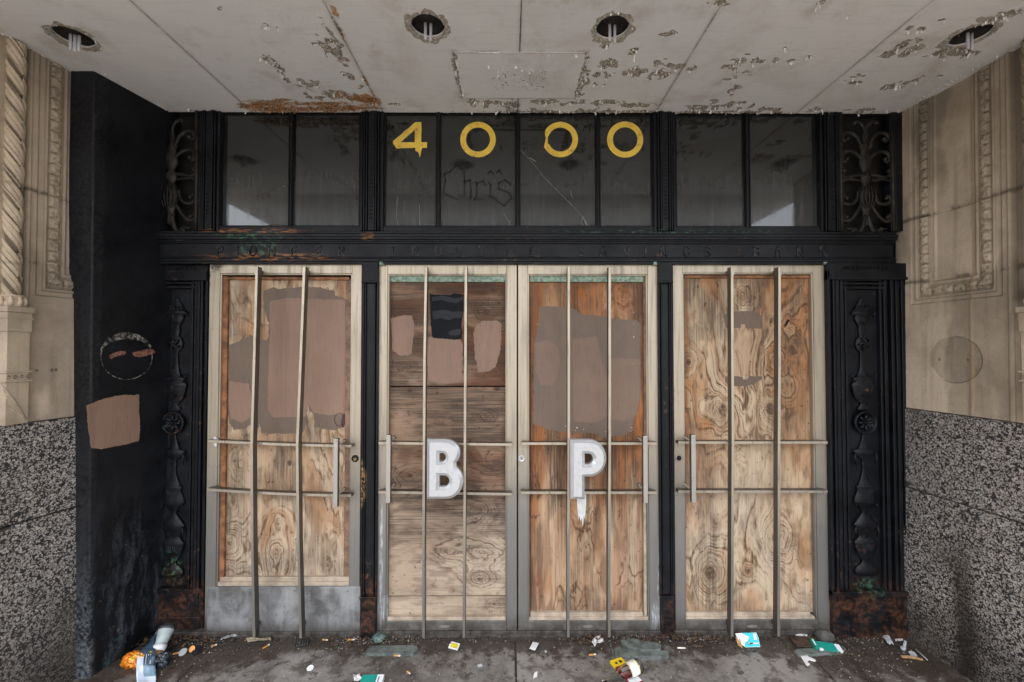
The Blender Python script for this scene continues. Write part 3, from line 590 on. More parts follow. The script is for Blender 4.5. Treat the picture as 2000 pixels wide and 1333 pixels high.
    # rope column on its carved pedestal
    yc = -.605 if right else -.553; xc = (XR(yc, 2) + .004) if right else (XL(yc, 2) - .002); R = .041 if right else .032
    th = np.linspace(0, 2 * math.pi, 90); zc_ = np.linspace(1.845, 2.975, 420); T, ZZ = np.meshgrid(th, zc_)
    ph = (ZZ / .098 + (1 if right else 1) * T / (2 * math.pi) * 3.0); sw = ph - np.floor(ph); lane = ((ZZ / .098 * 1 - sg * T / (2 * math.pi) * 3))
    r = R + .006 * (sw ** 1.5) - .004 * bell(np.abs(((ph * 3) % 1) - .5), .5, .09) + .0015 * (fbm(T * 8, ZZ * 90, 2, 3) - .5)
    hole = sst(.48, .58, fbm(sw * 7 + 3, lane * 3.1, 12, 2)) * (sw > .62) * (sw < .97)
    r = r - .009 * hole; mark = .9 * hole + .35 * bell(np.abs(((ph * 3) % 1) - .5), .5, .07) + .5 * (sw > .965)
    for zq in (2.34, 1.99): mark += .4 * bell(ZZ, zq, .008)
    gridmesh('rope_column', xc + r * np.cos(T), yc + r * np.sin(T), ZZ, M['lime_light'] if not right else M['lime'], st, {'mark': np.clip(mark, 0, .9), 'ochre': T * 0 + .12})
    mb = MB(); mb.lathe([(.048, 1.80), (.046, 1.815), (.037, 1.83), (.044, 1.842), (.050, 1.846), (.045, 1.852)], (xc, yc, 0), seg=32)
    for k in range(10):
        a = 2 * math.pi * k / 10; p = (xc + .04 * math.cos(a), yc + .04 * math.sin(a)); mb.tube([(p[0], p[1], 1.80), (p[0] + .008 * math.cos(a), p[1] + .008 * math.sin(a), 1.825), (p[0] + .004 * math.cos(a), p[1] + .004 * math.sin(a), 1.85)], [.011, .009, .003], 8)
    mb.build('column_base', M['lime_light'] if not right else M['lime'], st, smooth=True)
    mb = MB(); w = .055; mb.box(xc - w, xc + w, yc - w, yc + w, 1.775, 1.80); mb.box(xc - w + .006, xc + w - .006, yc - w + .006, yc + w - .006, 1.69, 1.775)
    mb.box(xc - w + .010, xc + w - .010, yc - w + .010, yc + w - .010, 1.285, 1.69)
    for zz0 in (1.745, 1.51, 1.47):
        mb.box(xc - w + .002, xc + w - .002, yc - w + .002, yc + w - .002, zz0, zz0 + .007)
    mb.build('pedestal', M['lime'], st, bevel=.002)
    mb = MB(); fx = xc - sg * (w - .010); rr = random.Random(3)
    for zr, n in ((1.718, 4), (1.49, 4)):
        for k in range(n):
            yy0 = yc - w + .018 + k * .025
            for q in range(2):
                pts = [(fx, yy0 + .009 * math.cos(a * .7) * (1 - a / 9), zr + .012 * math.sin(a * .7) * (1 - a / 9)) for a in range(9)]; mb.tube(pts, .0028, 6)
    for k in range(5):
        pts = [(fx, yc + .035 - .06 * t - .01 * k * t, 1.30 + .028 * k * t + .08 * t * (1 - .3 * t)) for t in (0, .25, .5, .75, 1)]; mb.tube(pts, [.004, .006, .006, .004, .002], 6)
    mb.build('carved_leaves', M['lime'], st, smooth=True)
    return st
stone_wall(1); stone_wall(-1)

# ------------------------------------------------------------------ black stone slab on the left
SB_t, SB_b, SF_t, SF_b = (-1.951, .08, 3.0), (-1.981, .08, -.05), (-2.046, -.352, 3.0), (-2.0645, -.300, -.05)
slab = thing('black_slab', 'tall black stone slab lining the left side of the doorway', 'wall panel', (-2.1, -.15, 0))
mb = MB(); mb.hexa([SB_b, SF_b, SF_t, SB_t], [(-2.30, .08, -.05), (-2.215, -.300, -.05), (-2.162, -.352, 3.0), (-2.30, .08, 3.0)]); mb.build('stone_panel', M['slab'], slab, bevel=.006, segs=2)
_n = np.cross(np.array(SF_b) - np.array(SB_b), np.array(SB_t) - np.array(SB_b)); _n = _n / np.linalg.norm(_n)
if _n[0] < 0: _n = -_n
_dev = lambda p: 0.0
def SP(u, v, e=.0012): p = np.array(WP(u, v, SB_b, _n)); return tuple(p + _n * e)
def ragged(pts, step, amp, seed):       # pts: px outline -> denser px outline with brush-like edge
    out = []; n = len(pts)
    for i in range(n):
        a = np.array(pts[i], float); b = np.array(pts[(i + 1) % n], float); L = np.linalg.norm(b - a); k = max(1, int(L / step)); d = (b - a) / max(L, 1e-9); nr = np.array([-d[1], d[0]])
        for j in range(k):
            p = a + (b - a) * j / k
            q = (float(fbm(np.array([p[0] * .12 + seed]), np.array([p[1] * .12]), seed, 3)[0]) - .5) * 1.6 + (float(_h(np.array([p[0] * 3]), np.array([p[1] * 3]), seed)[0]) - .5) * .7
            out.append(tuple(p + nr * q * amp))
    return out
def zo(pts, s, ox, oy): return [(ox + a / s, oy + b / s) for a, b in pts]
pp = ragged(zo([(408,830),(500,795),(570,780),(655,780),(658,860),(663,940),(655,1000),(560,1020),(480,1038),(430,1030),(415,930)], 2.424, 0, 450), 1.6, 1.6, 4)
mb = MB(); mb.prism([SP(*p) for p in pp], tuple(_n * .0006)); mb.build('paint_patch', M['paint_l'], slab, label='pinkish brown paint patch')
def mat_scar():
    m = Mt('dusty_ring_scar', .8); n = m.noise(60, 5, .7); a = m.mr(n, .40, .56); m.col(m.mix(m.mr(m.noise(20), .4, .6), (.10, .095, .085), (.26, .25, .22))); m.set(m.b.inputs['Alpha'], a); return m.m
M['scar'] = mat_scar()
mb = MB()
for r0, r1, a0, a1 in ((46, 47.6, 0, 360), (36, 50, 190, 345)):
    N_ = 70; o_ = []; i_ = []
    for k in range(N_ + 1):
        a = math.radians(a0 + (a1 - a0) * k / N_); t = math.sin(math.pi * k / N_) if r0 == 36 else 1
        rr0 = r1 - (r1 - r0) * (t if r0 == 36 else 1)
        o_.append((247 + r1 * 1.07 * math.cos(a), 697 + r1 * .95 * math.sin(a))); i_.append((247 + rr0 * 1.07 * math.cos(a), 697 + rr0 * .95 * math.sin(a)))
    e = .0004 if r0 == 46 else .0008
    vs = [SP(*p, e) for p in o_] + [SP(*p, e) for p in i_]; mb.add(vs, [(k, k + 1, k + 1 + N_ + 1, k + N_ + 1) for k in range(N_)])
mb.build('ring_scar', M['scar'], slab)
mb = MB()
for pts in ([(213,694),(228,688),(244,685),(246,690),(232,695),(216,701)], [(258,690),(275,685),(300,683),(303,690),(290,694),(272,698),(262,695)]):
    mb.prism([SP(*p, .001) for p in ragged(pts, 1.5, 2.2, 9)], tuple(_n * .001))
mb.build('glue_smear', plain('reddish_glue', (.22, .10, .07), .7, var=.6, scale=70), slab)

# ------------------------------------------------------------------ iron storefront
iron = thing('iron_storefront', 'black cast iron front with pilasters, lintel and transom windows around the doors', 'storefront', (.1, .05, 0))
IR = M['iron']
mb = MB(); mb.box(-2.3, 2.4, .086, .20, -.05, 3.2); mb.build('backing_wall', M['dark'], iron)
mb = MB(); mb.pbox(318, 1236, 1770, 1262, -.012, .056); mb.build('threshold', plain('dirty_threshold', (.05, .043, .037), .7, var=.6, scale=30, bump=.002), iron, bevel=.004)
# candelabrum relief profile: (v, half width) measured on the right pilaster
CAND = [(579,1),(584,3),(597,11),(608,19),(609,22),(613,21),(616,13),(621,15),(635,8),(638,6),(646,7),(656,5),(659,9),(664,12),(672,14),(681,12),(687,6),(690,4),(715,5),(728,8),(737,13),(739,20),(743,20),(745,14),(747,22),(753,23),(763,21),(778,17),(786,10),(789,5),(793,6),(800,12),(803,9),
        (806,3),(847,3),(850,2),(860,4),(872,8),(878,12),(881,22),(888,21),(893,16),(899,5),(903,3),(908,5),(914,3),(930,5),(940,9),(951,14),(952,17),(957,15),(962,15),(972,20),(981,22),(985,21),(990,14),(1000,7),(1006,6),(1012,12),(1022,20),(1026,23),(1032,23),(1036,19),(1046,16),(1050,13),(1055,17),(1061,23),(1065,22),(1075,20),(1085,17),(1094,10),(1100,7),(1104,9),(1110,19),(1118,22),(1126,22)]
def pilaster(side):
    yb = -.018 if side > 0 else .032; BK = yb + .05
    xc = X(1691, yb) if side > 0 else X(337, yb)
    inner = X(1619, yb) if side > 0 else X(404, yb); outer = 2.30 if side > 0 else -2.2
    sg = 1 if side > 0 else -1
    p = MB(); p.box(min(inner + sg * .0, outer), max(inner, outer), yb + .022, .086, 0, Z(515, 0)); pil = p.build('pilaster', IR, iron, bevel=.002)
    zt, zb = Z(545, yb), Z(1160, yb)
    q = MB()
    for a, w, d in ((0, .012, .012), (.017, .006, .002), (.028, .012, .014), (.050, .02, .006)):
        x0 = inner + sg * a; x1 = x0 + sg * w; q.box(min(x0, x1), max(x0, x1), yb - d, yb + .022, zb - .05 if a < .03 else zb, zt + .05 if a < .03 else zt)
    fw = .155                             # half width of the sunk field frame
    for s in (-1, 1):
        for a, w, d in ((fw * .60, .012, .006), (fw * .74, .018, .012), (fw, .016, .014), (fw + .03, .02, .008), (fw + .06, .03, .012)):
            x0 = xc + s * a; x1 = x0 + s * w
            if s * sg < 0 and a > fw * .95: continue
            q.box(min(x0, x1), max(x0, x1), yb - d * .5, yb + .022, zb, zt)
    for a in (0, .02, .045): q.box(xc - fw * .75 + a * .0, xc + fw * .75, yb - .012 + a * .15, yb + .022, zt - .012 - a, zt - a)
    q.box(xc - fw * .75, xc + fw * .75, yb - .010, yb + .022, zb, zb + .014)
    q.build('panel_frame', IR, pil, bevel=.002)
    q = MB(); x0 = inner; x1 = outer
    q.box(min(x0, x1), max(x0, x1), yb - .018, yb + .022, Z(1160, 0) - .004, Z(1160, 0) + .022); q.box(min(x0, x1) + .004, max(x0, x1), yb - .008, yb + .022, .0, Z(1160, 0) - .006)
    q.box(min(x0 + sg * .02, x1), max(x0 + sg * .02, x1), yb - .015, yb + .022, .0, .10)
    q.build('pilaster_base', IR, pil, bevel=.003)
    q = MB(); q.box(min(x0, x1), max(x0, x1), yb - .012, yb + .022, Z(545, 0), Z(516, 0)); q.box(min(x0, x1), max(x0, x1), yb - .022, yb + .022, Z(548, 0), Z(543, 0))
    for k in range(11):
        xx = xc - .12 + k * .024; q.tube([(xx - .008, yb - .013, Z(527, 0)), (xx, yb - .019, Z(522, 0)), (xx + .008, yb - .013, Z(528, 0))], .004, 6)
    q.build('pilaster_capital', IR, pil, bevel=.0015)
    q = MB(); prof = [(w * 2.432 / FPX, Z(v, yb)) for v, w in CAND]
    q.lathe(prof, (xc, yb + .012, 0), seg=28, sq=(1, .28))
    # flutes, rosette, drops
    for v0, v1, w, n in ((597,608,17,7),(617,634,11,6),(750,776,19,9),(1064,1084,19,9),(953,980,17,8)):
        for k in range(n):
            t = (k + .5) / n * 2 - 1; r = w * 2.432 / FPX; xx = xc + t * r * .92; yy = yb + .012 - .28 * r * math.sqrt(max(0, 1 - t * t)) - .0005
            q.tube([(xx, yy, Z(v0, yb)), (xc + (xx - xc) * .8, yy + .001, Z(v1, yb))], [.0034, .002], 6)
    rc = Z(826, yb); R_ = 22 * 2.43 / FPX
    q.lathe([(R_ * .80, yb + .006), (R_ * .84, yb - .006), (R_ * .93, yb - .012), (R_, yb - .006), (R_ * 1.02, yb + .01)], (xc, 0, rc), axis='y', seg=36)
    for k in range(8):
        a = 2 * math.pi * k / 8; q.tube([(xc + math.cos(a) * R_ * t, yb + .004 - .010 * math.sin(t * 3), rc + math.sin(a) * R_ * t) for t in (.15, .35, .55, .72)], [.004, .008, .009, .003], 8)
    q.lathe([(.0005, yb - .014), (.006, yb - .011), (.009, yb)], (xc, 0, rc), axis='y', seg=14)
    rc = Z(672, yb)
    for k in range(5):
        a = 2 * math.pi * k / 5; q.tube([(xc + math.cos(a + t * .8) * .036 * t, yb - .016 + .016 * t * t, rc + math.sin(a + t * .8) * .036 * t) for t in (.1, .4, .7, 1)], [.003, .005, .005, .003], 6)
    for s in (-1, 1):
        for v0, v1, w in ((884, 908, 20), (740, 730, 21), (1028, 1050, 21), (610, 618, 21), (985, 992, 19)):
            xx = xc + s * w * 2.43 / FPX; q.tube([(xx, yb + .002, Z(v0, yb)), (xx + s * .004, yb - .002, Z((v0 + v1) / 2, yb)), (xx, yb + .004, Z(v1, yb))], [.004, .006, .003], 7)
    q.build('candelabrum_relief', IR, pil, smooth=True)
    return xc
XCR = pilaster(1); XCL = pilaster(-1)
# posts between the doors
def post(u0, u1):
    y0 = -.02; xa, xb = X(u0, y0), X(u1, y0); w = xb - xa; q = MB(); z0, z1 = 0, Z(515, 0)
    q.box(xa + .001, xb - .001, 0, .056, z0, z1)
    for a, b, d in ((.0, .12, .010), (.17, .25, .016), (.25, .75, .004), (.75, .83, .016), (.88, 1, .010)):
        q.box(xa + w * a, xa + w * b, -d - .008, 0.002, z0 + .24, z1 - .115)
    q.box(xa + .001, xb - .001, -.028, .002, z1 - .110, z1); q.box(xa - .001, xb + .001, -.034, .002, z1 - .116, z1 - .104); q.box(xa + .004, xb - .004, -.026, .002, 0, .232); q.box(xa, xb, -.032, .002, .226, .238)
    q.build('door_post', IR, iron, bevel=.002)
post(705, 737); post(1288, 1316)
# lintel with mouldings, lettering
q = MB(); x0 = X(322, 0) - .1; x1 = X(1767, -.06)
for v0, v1, d in ((452, 457, .036), (457, 463, .050), (463, 468, .044), (468, 472, .032), (472, 476, .024), (476, 503, .014), (503, 506, .026), (506, 511, .034), (511, 516, .026)):
    q.box(x0, min(x1, X(1768, -d)), -d, .056, Z(v1, -d), Z(v0, -d) - .0004)
lint = q.build('lintel', IR, iron, bevel=.0018)
LET = {'P': [[(0,0),(0,1)],[(0,1),(.45,1),(.6,.88),(.6,.66),(.45,.52),(0,.52)]], 'I': [[(.3,0),(.3,1)]], 'O': [[(.35+.36*math.cos(a*math.pi/8), .5+.5*math.sin(a*math.pi/8)) for a in range(17)]],
       'N': [[(0,0),(0,1),(.65,0),(.65,1)]], 'E': [[(.55,1),(0,1),(0,0),(.55,0)],[(0,.52),(.42,.52)]], 'R': [[(0,0),(0,1)],[(0,1),(.45,1),(.58,.88),(.58,.68),(.45,.54),(0,.54)],[(.3,.54),(.65,0)]],
       'T': [[(.35,0),(.35,1)],[(0,1),(.7,1)]], 'U': [[(0,1),(0,.3),(.12,.06),(.32,0),(.52,.06),(.64,.3),(.64,1)]], 'S': [[(.56,.86),(.42,.98),(.2,.98),(.04,.84),(.06,.66),(.3,.53),(.54,.38),(.58,.18),(.42,.02),(.18,.02),(.02,.16)]],
       'A': [[(0,0),(.35,1),(.7,0)],[(.13,.36),(.57,.36)]], 'V': [[(0,1),(.35,0),(.7,1)]], 'G': [[(.64,.85),(.45,1),(.2,.97),(.02,.7),(.02,.3),(.2,.03),(.45,0),(.64,.15),(.64,.45),(.42,.45)]],
       'B': [[(0,0),(0,1)],[(0,1),(.42,1),(.54,.88),(.54,.66),(.42,.54),(0,.54)],[(.42,.54),(.6,.42),(.6,.14),(.46,0),(0,0)]], 'K': [[(0,0),(0,1)],[(.6,1),(0,.42)],[(.2,.6),(.65,0)]],
       '&': [[(.68,0),(.15,.72),(.2,.95),(.36,1),(.48,.85),(.4,.66),(.08,.4),(.04,.15),(.22,0),(.45,.06),(.66,.42)]]}
LU = list(zip('PIONEER', (430,463,493,530,575,623,667))) + list(zip('TRUST', (767,812,857,896,941))) + [('&', 1039)] + list(zip('SAVINGS', (1137,1179,1224,1262,1297,1342,1384))) + list(zip('BANK', (1480,1520,1564,1609)))
def stroke(mb, pts, w, y0, y1):
    for (ax, az), (bx, bz) in zip(pts[:-1], pts[1:]):
        d = Vector((bx - ax, 0, bz - az)); L = d.length
        if L < 1e-6: continue
        d /= L; n = Vector((-d.z, 0, d.x)) * w / 2; e = d * w * .25
        a = Vector((ax, 0, az)) - e; b = Vector((bx, 0, bz)) + e
        mb.hexa([(*(a + n).xz.to_tuple(),)] and [((a + n).x, y0, (a + n).z), ((b + n).x, y0, (b + n).z), ((b - n).x, y0, (b - n).z), ((a - n).x, y0, (a - n).z)],
                [((a + n).x, y1, (a + n).z), ((b + n).x, y1, (b + n).z), ((b - n).x, y1, (b - n).z), ((a - n).x, y1, (a - n).z)])
zb_, zt_ = Z(500.5, -.02), Z(482, -.02); hh = zt_ - zb_
m_ = Mt('worn_raised_letters', .5, 0, .2); nn = m_.noise(30, 5, .7); m_.col(m_.mix(m_.mr(nn, .35, .65), (.004, .004, .005), (.070, .070, .075)))
for ch, u in LU:
    q = MB()
    xo = X(u, -.02, 490) - .35 * hh * .9
    for k, st_ in enumerate(LET[ch]):
        pts = [(xo + a * hh * .9, zb_ + b * hh) for a, b in st_]; stroke(q, pts, .0085 if len(st_) == 2 else .0062, -.019, -.0135)
        if len(st_) == 2 and abs(st_[0][0] - st_[1][0]) < .01:
            for e in (0, 1): stroke(q, [(pts[0][0] - .012, zb_ + e * hh), (pts[0][0] + .012, zb_ + e * hh)], .0035, -.0185, -.0135)
    q.build('raised_letter', m_.m, lint)
# transom windows
PANES = [(427, 565), (569, 703), (749, 853), (858, 1008), (1014, 1166), (1171, 1277), (1320, 1458), (1464, 1603)]
zt, zb = 3.0, Z(445, .02)
panes = []
for i, (a, b) in enumerate(PANES):
    q = MB(); xa, xb = X(a, .012, 330), X(b, .012, 330); q.box(xa, xb, .030, .036, zb - .004, 2.99); pn = q.build('window_pane', M['glass'], iron); panes.append(pn)
    q = MB(); w = .0065
    q.box(xa - .001, xa + w, .012, .0295, zb, 2.985); q.box(xb - w, xb + .001, .012, .0295, zb, 2.985); q.box(xa + w, xb - w, .014, .0295, zb, zb + .010)
    q.build('glazing_bead', IR, pn, bevel=.0015)
q = MB()
for a, b in zip([-2.2] + [X(p[1], .0, 330) for p in PANES], [X(p[0], .0, 330) for p in PANES] + [2.3]):
    if b - a < .06: q.box(a + .001, b - .001, .004, .054, zb, 3.0)
q.box(X(400, 0), X(1640, 0), .002, .054, Z(453, 0), zb)
q.build('glazing_bar', IR, iron, bevel=.002)
def tmull(u0, u1):                         # wide fluted iron post beside the windows
    xa, xb = X(u0, -.01, 330), X(u1, -.01, 330); w = xb - xa; q = MB(); q.box(xa, xb, .002, .054, Z(452, 0), 3.0)
    for a, b, d in ((0, .1, .006), (.16, .22, .014), (.27, .33, .018), (.36, .64, .012), (.67, .73, .018), (.78, .84, .014), (.9, 1, .006)):
        q.box(xa + w * a, xa + w * b, -d, .003, Z(452, 0), 2.979)
    z = 2.36
    while z < 2.96:
        c = (xa + xb) / 2; q.tube([(c - .008, -.013, z), (c, -.017, z + .006), (c + .008, -.013, z)], .003, 6); z += .022
    q.build('transom_post', IR, iron, bevel=.0015)
tmull(703, 748); tmull(1278, 1320); tmull(387, 427); tmull(1604, 1645)
# openwork scroll panels
def scroll(xc, half, mirror):
    q = MB(); s_ = 2.43 / FPX; Y0 = .0
    def pt(dx, v): return (xc + dx * s_, Y0 + .004, Z(v, 0))
    ARMS = [([(8,290),(12,275),(20,263),(32,258),(42,260),(46,268),(41,274),(36,270)], 4.2), ([(6,312),(14,303),(24,296),(36,294),(45,300),(47,310),(42,315),(38,310)], 4.4),
            ([(10,341),(22,342),(34,345),(44,344),(48,338),(45,333)], 4.0), ([(12,352),(24,350),(36,349),(46,352)], 3.2), ([(16,372),(19,388),(26,396),(38,398),(47,394),(48,386),(43,382),(40,387)], 4.2),
            ([(10,398),(18,412),(27,424),(37,431),(46,430),(49,424),(45,420),(41,424)], 4.4), ([(3,420),(7,438),(12,450),(22,455),(28,452),(26,447)], 5), ([(40,446),(30,447),(24,450)], 3),
            ([(3,268),(2,252),(8,240),(18,236),(22,240)], 3.6), ([(26,262),(14,270),(9,284)], 2.4)]
    for sgn in (-1, 1) if not mirror else (1,):
        for pts, r in ARMS:
            V = [Vector(pt(sgn * a, v)) for a, v in pts]; D_ = []
            for i in range(len(V) - 1):
                p0 = V[max(i - 1, 0)]; p1 = V[i]; p2 = V[i + 1]; p3 = V[min(i + 2, len(V) - 1)]
                for t in (0, .25, .5, .75): D_.append(.5 * ((2 * p1) + (-p0 + p2) * t + (2 * p0 - 5 * p1 + 4 * p2 - p3) * t * t + (-p0 + 3 * p1 - 3 * p2 + p3) * t ** 3))
            D_.append(V[-1]); n = len(D_); q.tube(D_, [r * .85 * s_ * (.75 + .35 * math.sin(3.14 * i / n)) for i in range(n)], 8, flat=.9)
            e = D_[-1]; q.lathe([(.0005, e.y - .017), (.009, e.y - .012), (.012, e.y), (.008, e.y + .01)], (e.x, 0, e.z), axis='y', seg=12)
            e = D_[0]
    prof = [(6,258),(8,268),(6,282),(9,284),(10,288),(13,300),(16,312),(15,322),(9,330),(7,333),(9,336),(13,340),(15,346),(12,353),(8,356),(9,359),(14,365),(17,376),(17,390),(13,404),(9,412),(9,428),(10,436),(4,440)]
    q.lathe([(r * .8 * s_, Z(v, 0)) for r, v in prof], (xc, Y0 + .008, 0), seg=20, sq=(1, .5))
    for k in range(5):
        t = (k / 4) * 2 - 1; q.tube([(xc + t * 10 * s_, Y0 - .012, Z(364, 0)), (xc + t * 16 * s_, Y0 - .02 + .01 * abs(t), Z(385, 0)), (xc + t * 8 * s_, Y0 - .014, Z(408, 0))], [.003, .005, .002], 6)
    for sgn in (-1, 1) if not mirror else (1,):
        xx = xc + sgn * 52 * s_; q.box(xx - .008, xx + .008, -.012, .02, Z(452, 0), 2.979)
    q.build('scrollwork', IRS, iron, smooth=True)
m_ = Mt('brownish_cast_iron', .55, 0, .4); nn = m_.noise(20, 5, .7); m_.col(m_.mix(m_.mr(nn, .4, .66), (.006, .006, .006), (.034, .027, .020))); m_.bump(m_.noise(60), .002); IRS = m_.m
scroll(X(1692, 0, 340), 52, False); scroll(X(333, 0, 340), 52, True)
q = MB(); q.box(X(1745, 0, 340), 2.32, -.014, .054, Z(452, 0), 2.979); q.box(X(1738, 0, 340), X(1744, 0, 340), -.004, .054, Z(452, 0), 2.979); q.build('corner_post', IR, iron, bevel=.002)
# numbers on the glass
def flatp(mb, pxs, y, th=.0012): mb.prism([P(u, v, y) for u, v in pxs], (0, th, 0))
yg = .0284
def annulus(cu, cv, r1, r0, seed, gap=None):
    q = MB(); n = 72; vs = []
    for k in range(n):
        a = 2 * math.pi * k / n; e1 = e0 = 0
        if gap and gap[0] < math.degrees(a) < gap[1]: e1 = -5 * math.sin(math.pi * (math.degrees(a) - gap[0]) / (gap[1] - gap[0])) + random.uniform(-1, 1); e0 = random.uniform(0, 3)
        vs += [P(cu + (r1 + e1) * math.cos(a), cv - (r1 + e1) * math.sin(a), yg), P(cu + (r0 + e0) * math.cos(a), cv - (r0 + e0) * math.sin(a), yg)]
    b = [(x, y + .0012, z) for x, y, z in vs]; m = 2 * n
    fs = []
    for k in range(n):
        a0, a1, b0, b1 = 2 * k, 2 * k + 1, (2 * k + 2) % m, (2 * k + 3) % m
        fs += [(a0, b0, b1, a1), (a0 + m, a1 + m, b1 + m, b0 + m), (a0, a0 + m, b0 + m, b0), (a1, b1, b1 + m, a1 + m)]
    q.add(vs + b, fs); return q
q = MB()
flatp(q, ragged([(811,239),(823,239),(823,278),(834,278),(834,289),(824,289),(822,300),(820,308),(817,298),(811,295),(811,289),(774,290),(768,280),(768,276)], 3, .8, 3)[::1], yg)
four = q.build('number', M['gold'], panes[2], label='gold numeral 4, lower stem torn')
# dark gap in the 4
q = MB(); flatp(q, [(810,254),(810,278),(783,278)], yg - .0014, .001); q.build('number_gap', M['glass'], four)
annulus(933.5, 273, 34.7, 23.5, 1).build('number', M['gold'], panes[3]); annulus(1094.5, 273, 34.5, 23.5, 2, (150, 205)).build('number', M['gold'], panes[4], label='gold numeral 0 with a torn left edge'); annulus(1221, 273, 35.3, 24, 3).build('number', M['gold'], panes[5])
# sprayed tag and cracks
def pstroke(q, pxs, w, y=yg): stroke(q, [(P(u, v, y)[0], P(u, v, y)[2]) for u, v in pxs], w, y, y + .001)
for grp in ([[(902,330),(890,324),(880,335),(868,340),(870,352),(866,376),(873,382),(894,390)]], [[(897,322),(906,334),(907,352),(907,384)],[(903,356),(918,352),(920,372),(919,386),(912,390)]],
            [[(928,354),(932,360),(931,382),(926,390),(944,390)],[(932,358),(943,354),(948,362)]], [[(954,356),(958,362),(957,384),(966,388)]], [[(953,340),(958,334),(964,340)]], [[(970,338),(975,332),(980,340)]],
            [[(998,362),(986,352),(974,358),(975,370),(994,376),(1000,388),(984,402),(970,392),(968,386)]]):
    q = MB()
    for pl in grp: pstroke(q, pl, .0095)
    q.build('sprayed_letter', M['spray'], panes[3], label='sprayed letter of the name Chris')
q = MB(); pstroke(q, [(1014,290),(1040,318),(1062,346),(1090,374),(1108,392),(1128,412),(1140,428),(1144,438)], .0018); pstroke(q, [(1138,424),(1143,432),(1146,440)], .005); pstroke(q, [(1138,424),(1135,434),(1139,441)], .0025); pstroke(q, [(1034,308),(1046,316)], .004); pstroke(q, [(1115,372),(1116,382),(1119,388)], .002)
q.build('glass_crack', M['scratch'], panes[4])
q = MB(); pstroke(q, [(984,418),(992,430),(998,441)], .002); pstroke(q, [(998,430),(993,441)], .002); pstroke(q, [(960,443),(985,442),(1004,443)], .004); q.build('glass_crack', M['scratch'], panes[3])
for pl, w in (([(819,400),(820,440)], .0025), ([(776,385),(774,425),(778,440)], .0025), ([(790,392),(788,420)], .0015)): q = MB(); pstroke(q, pl, w); q.build('glass_drip', M['scratch'], panes[2])

# ------------------------------------------------------------------ plywood
def knots_h(Xx, Zz, knots, horiz, y):
    h = 0; core = 0
    for (u, v, r, amp, *rest) in knots:
        k = P(u, v, y); dx = Xx - k[0]; dz = Zz - k[2]
        el = rest[0] if rest else .72
        R = np.sqrt((dx / (1 if not horiz else el)) ** 2 + (dz / (1 if horiz else el) * (1 if horiz else el * el)) ** 2) if False else (np.sqrt(dx ** 2 + (dz * .72) ** 2) if not horiz else np.sqrt((dx * .6) ** 2 + dz ** 2))
        s = r * 2.48 / FPX
        h = h + amp * np.exp(-R / s) * (1 + .25 * (vn(np.arctan2(dz, dx) * 2 + 9, R * 20, int(u)) - .5))
        cr = (rest[1] if len(rest) > 1 else 6) * 2.48 / FPX
        core = np.maximum(core, sst(cr * 1.15, cr * .7, R) * (.55 + .6 * (fbm(dx * 90, dz * 90, int(v), 2) - .3)))
    return h, core
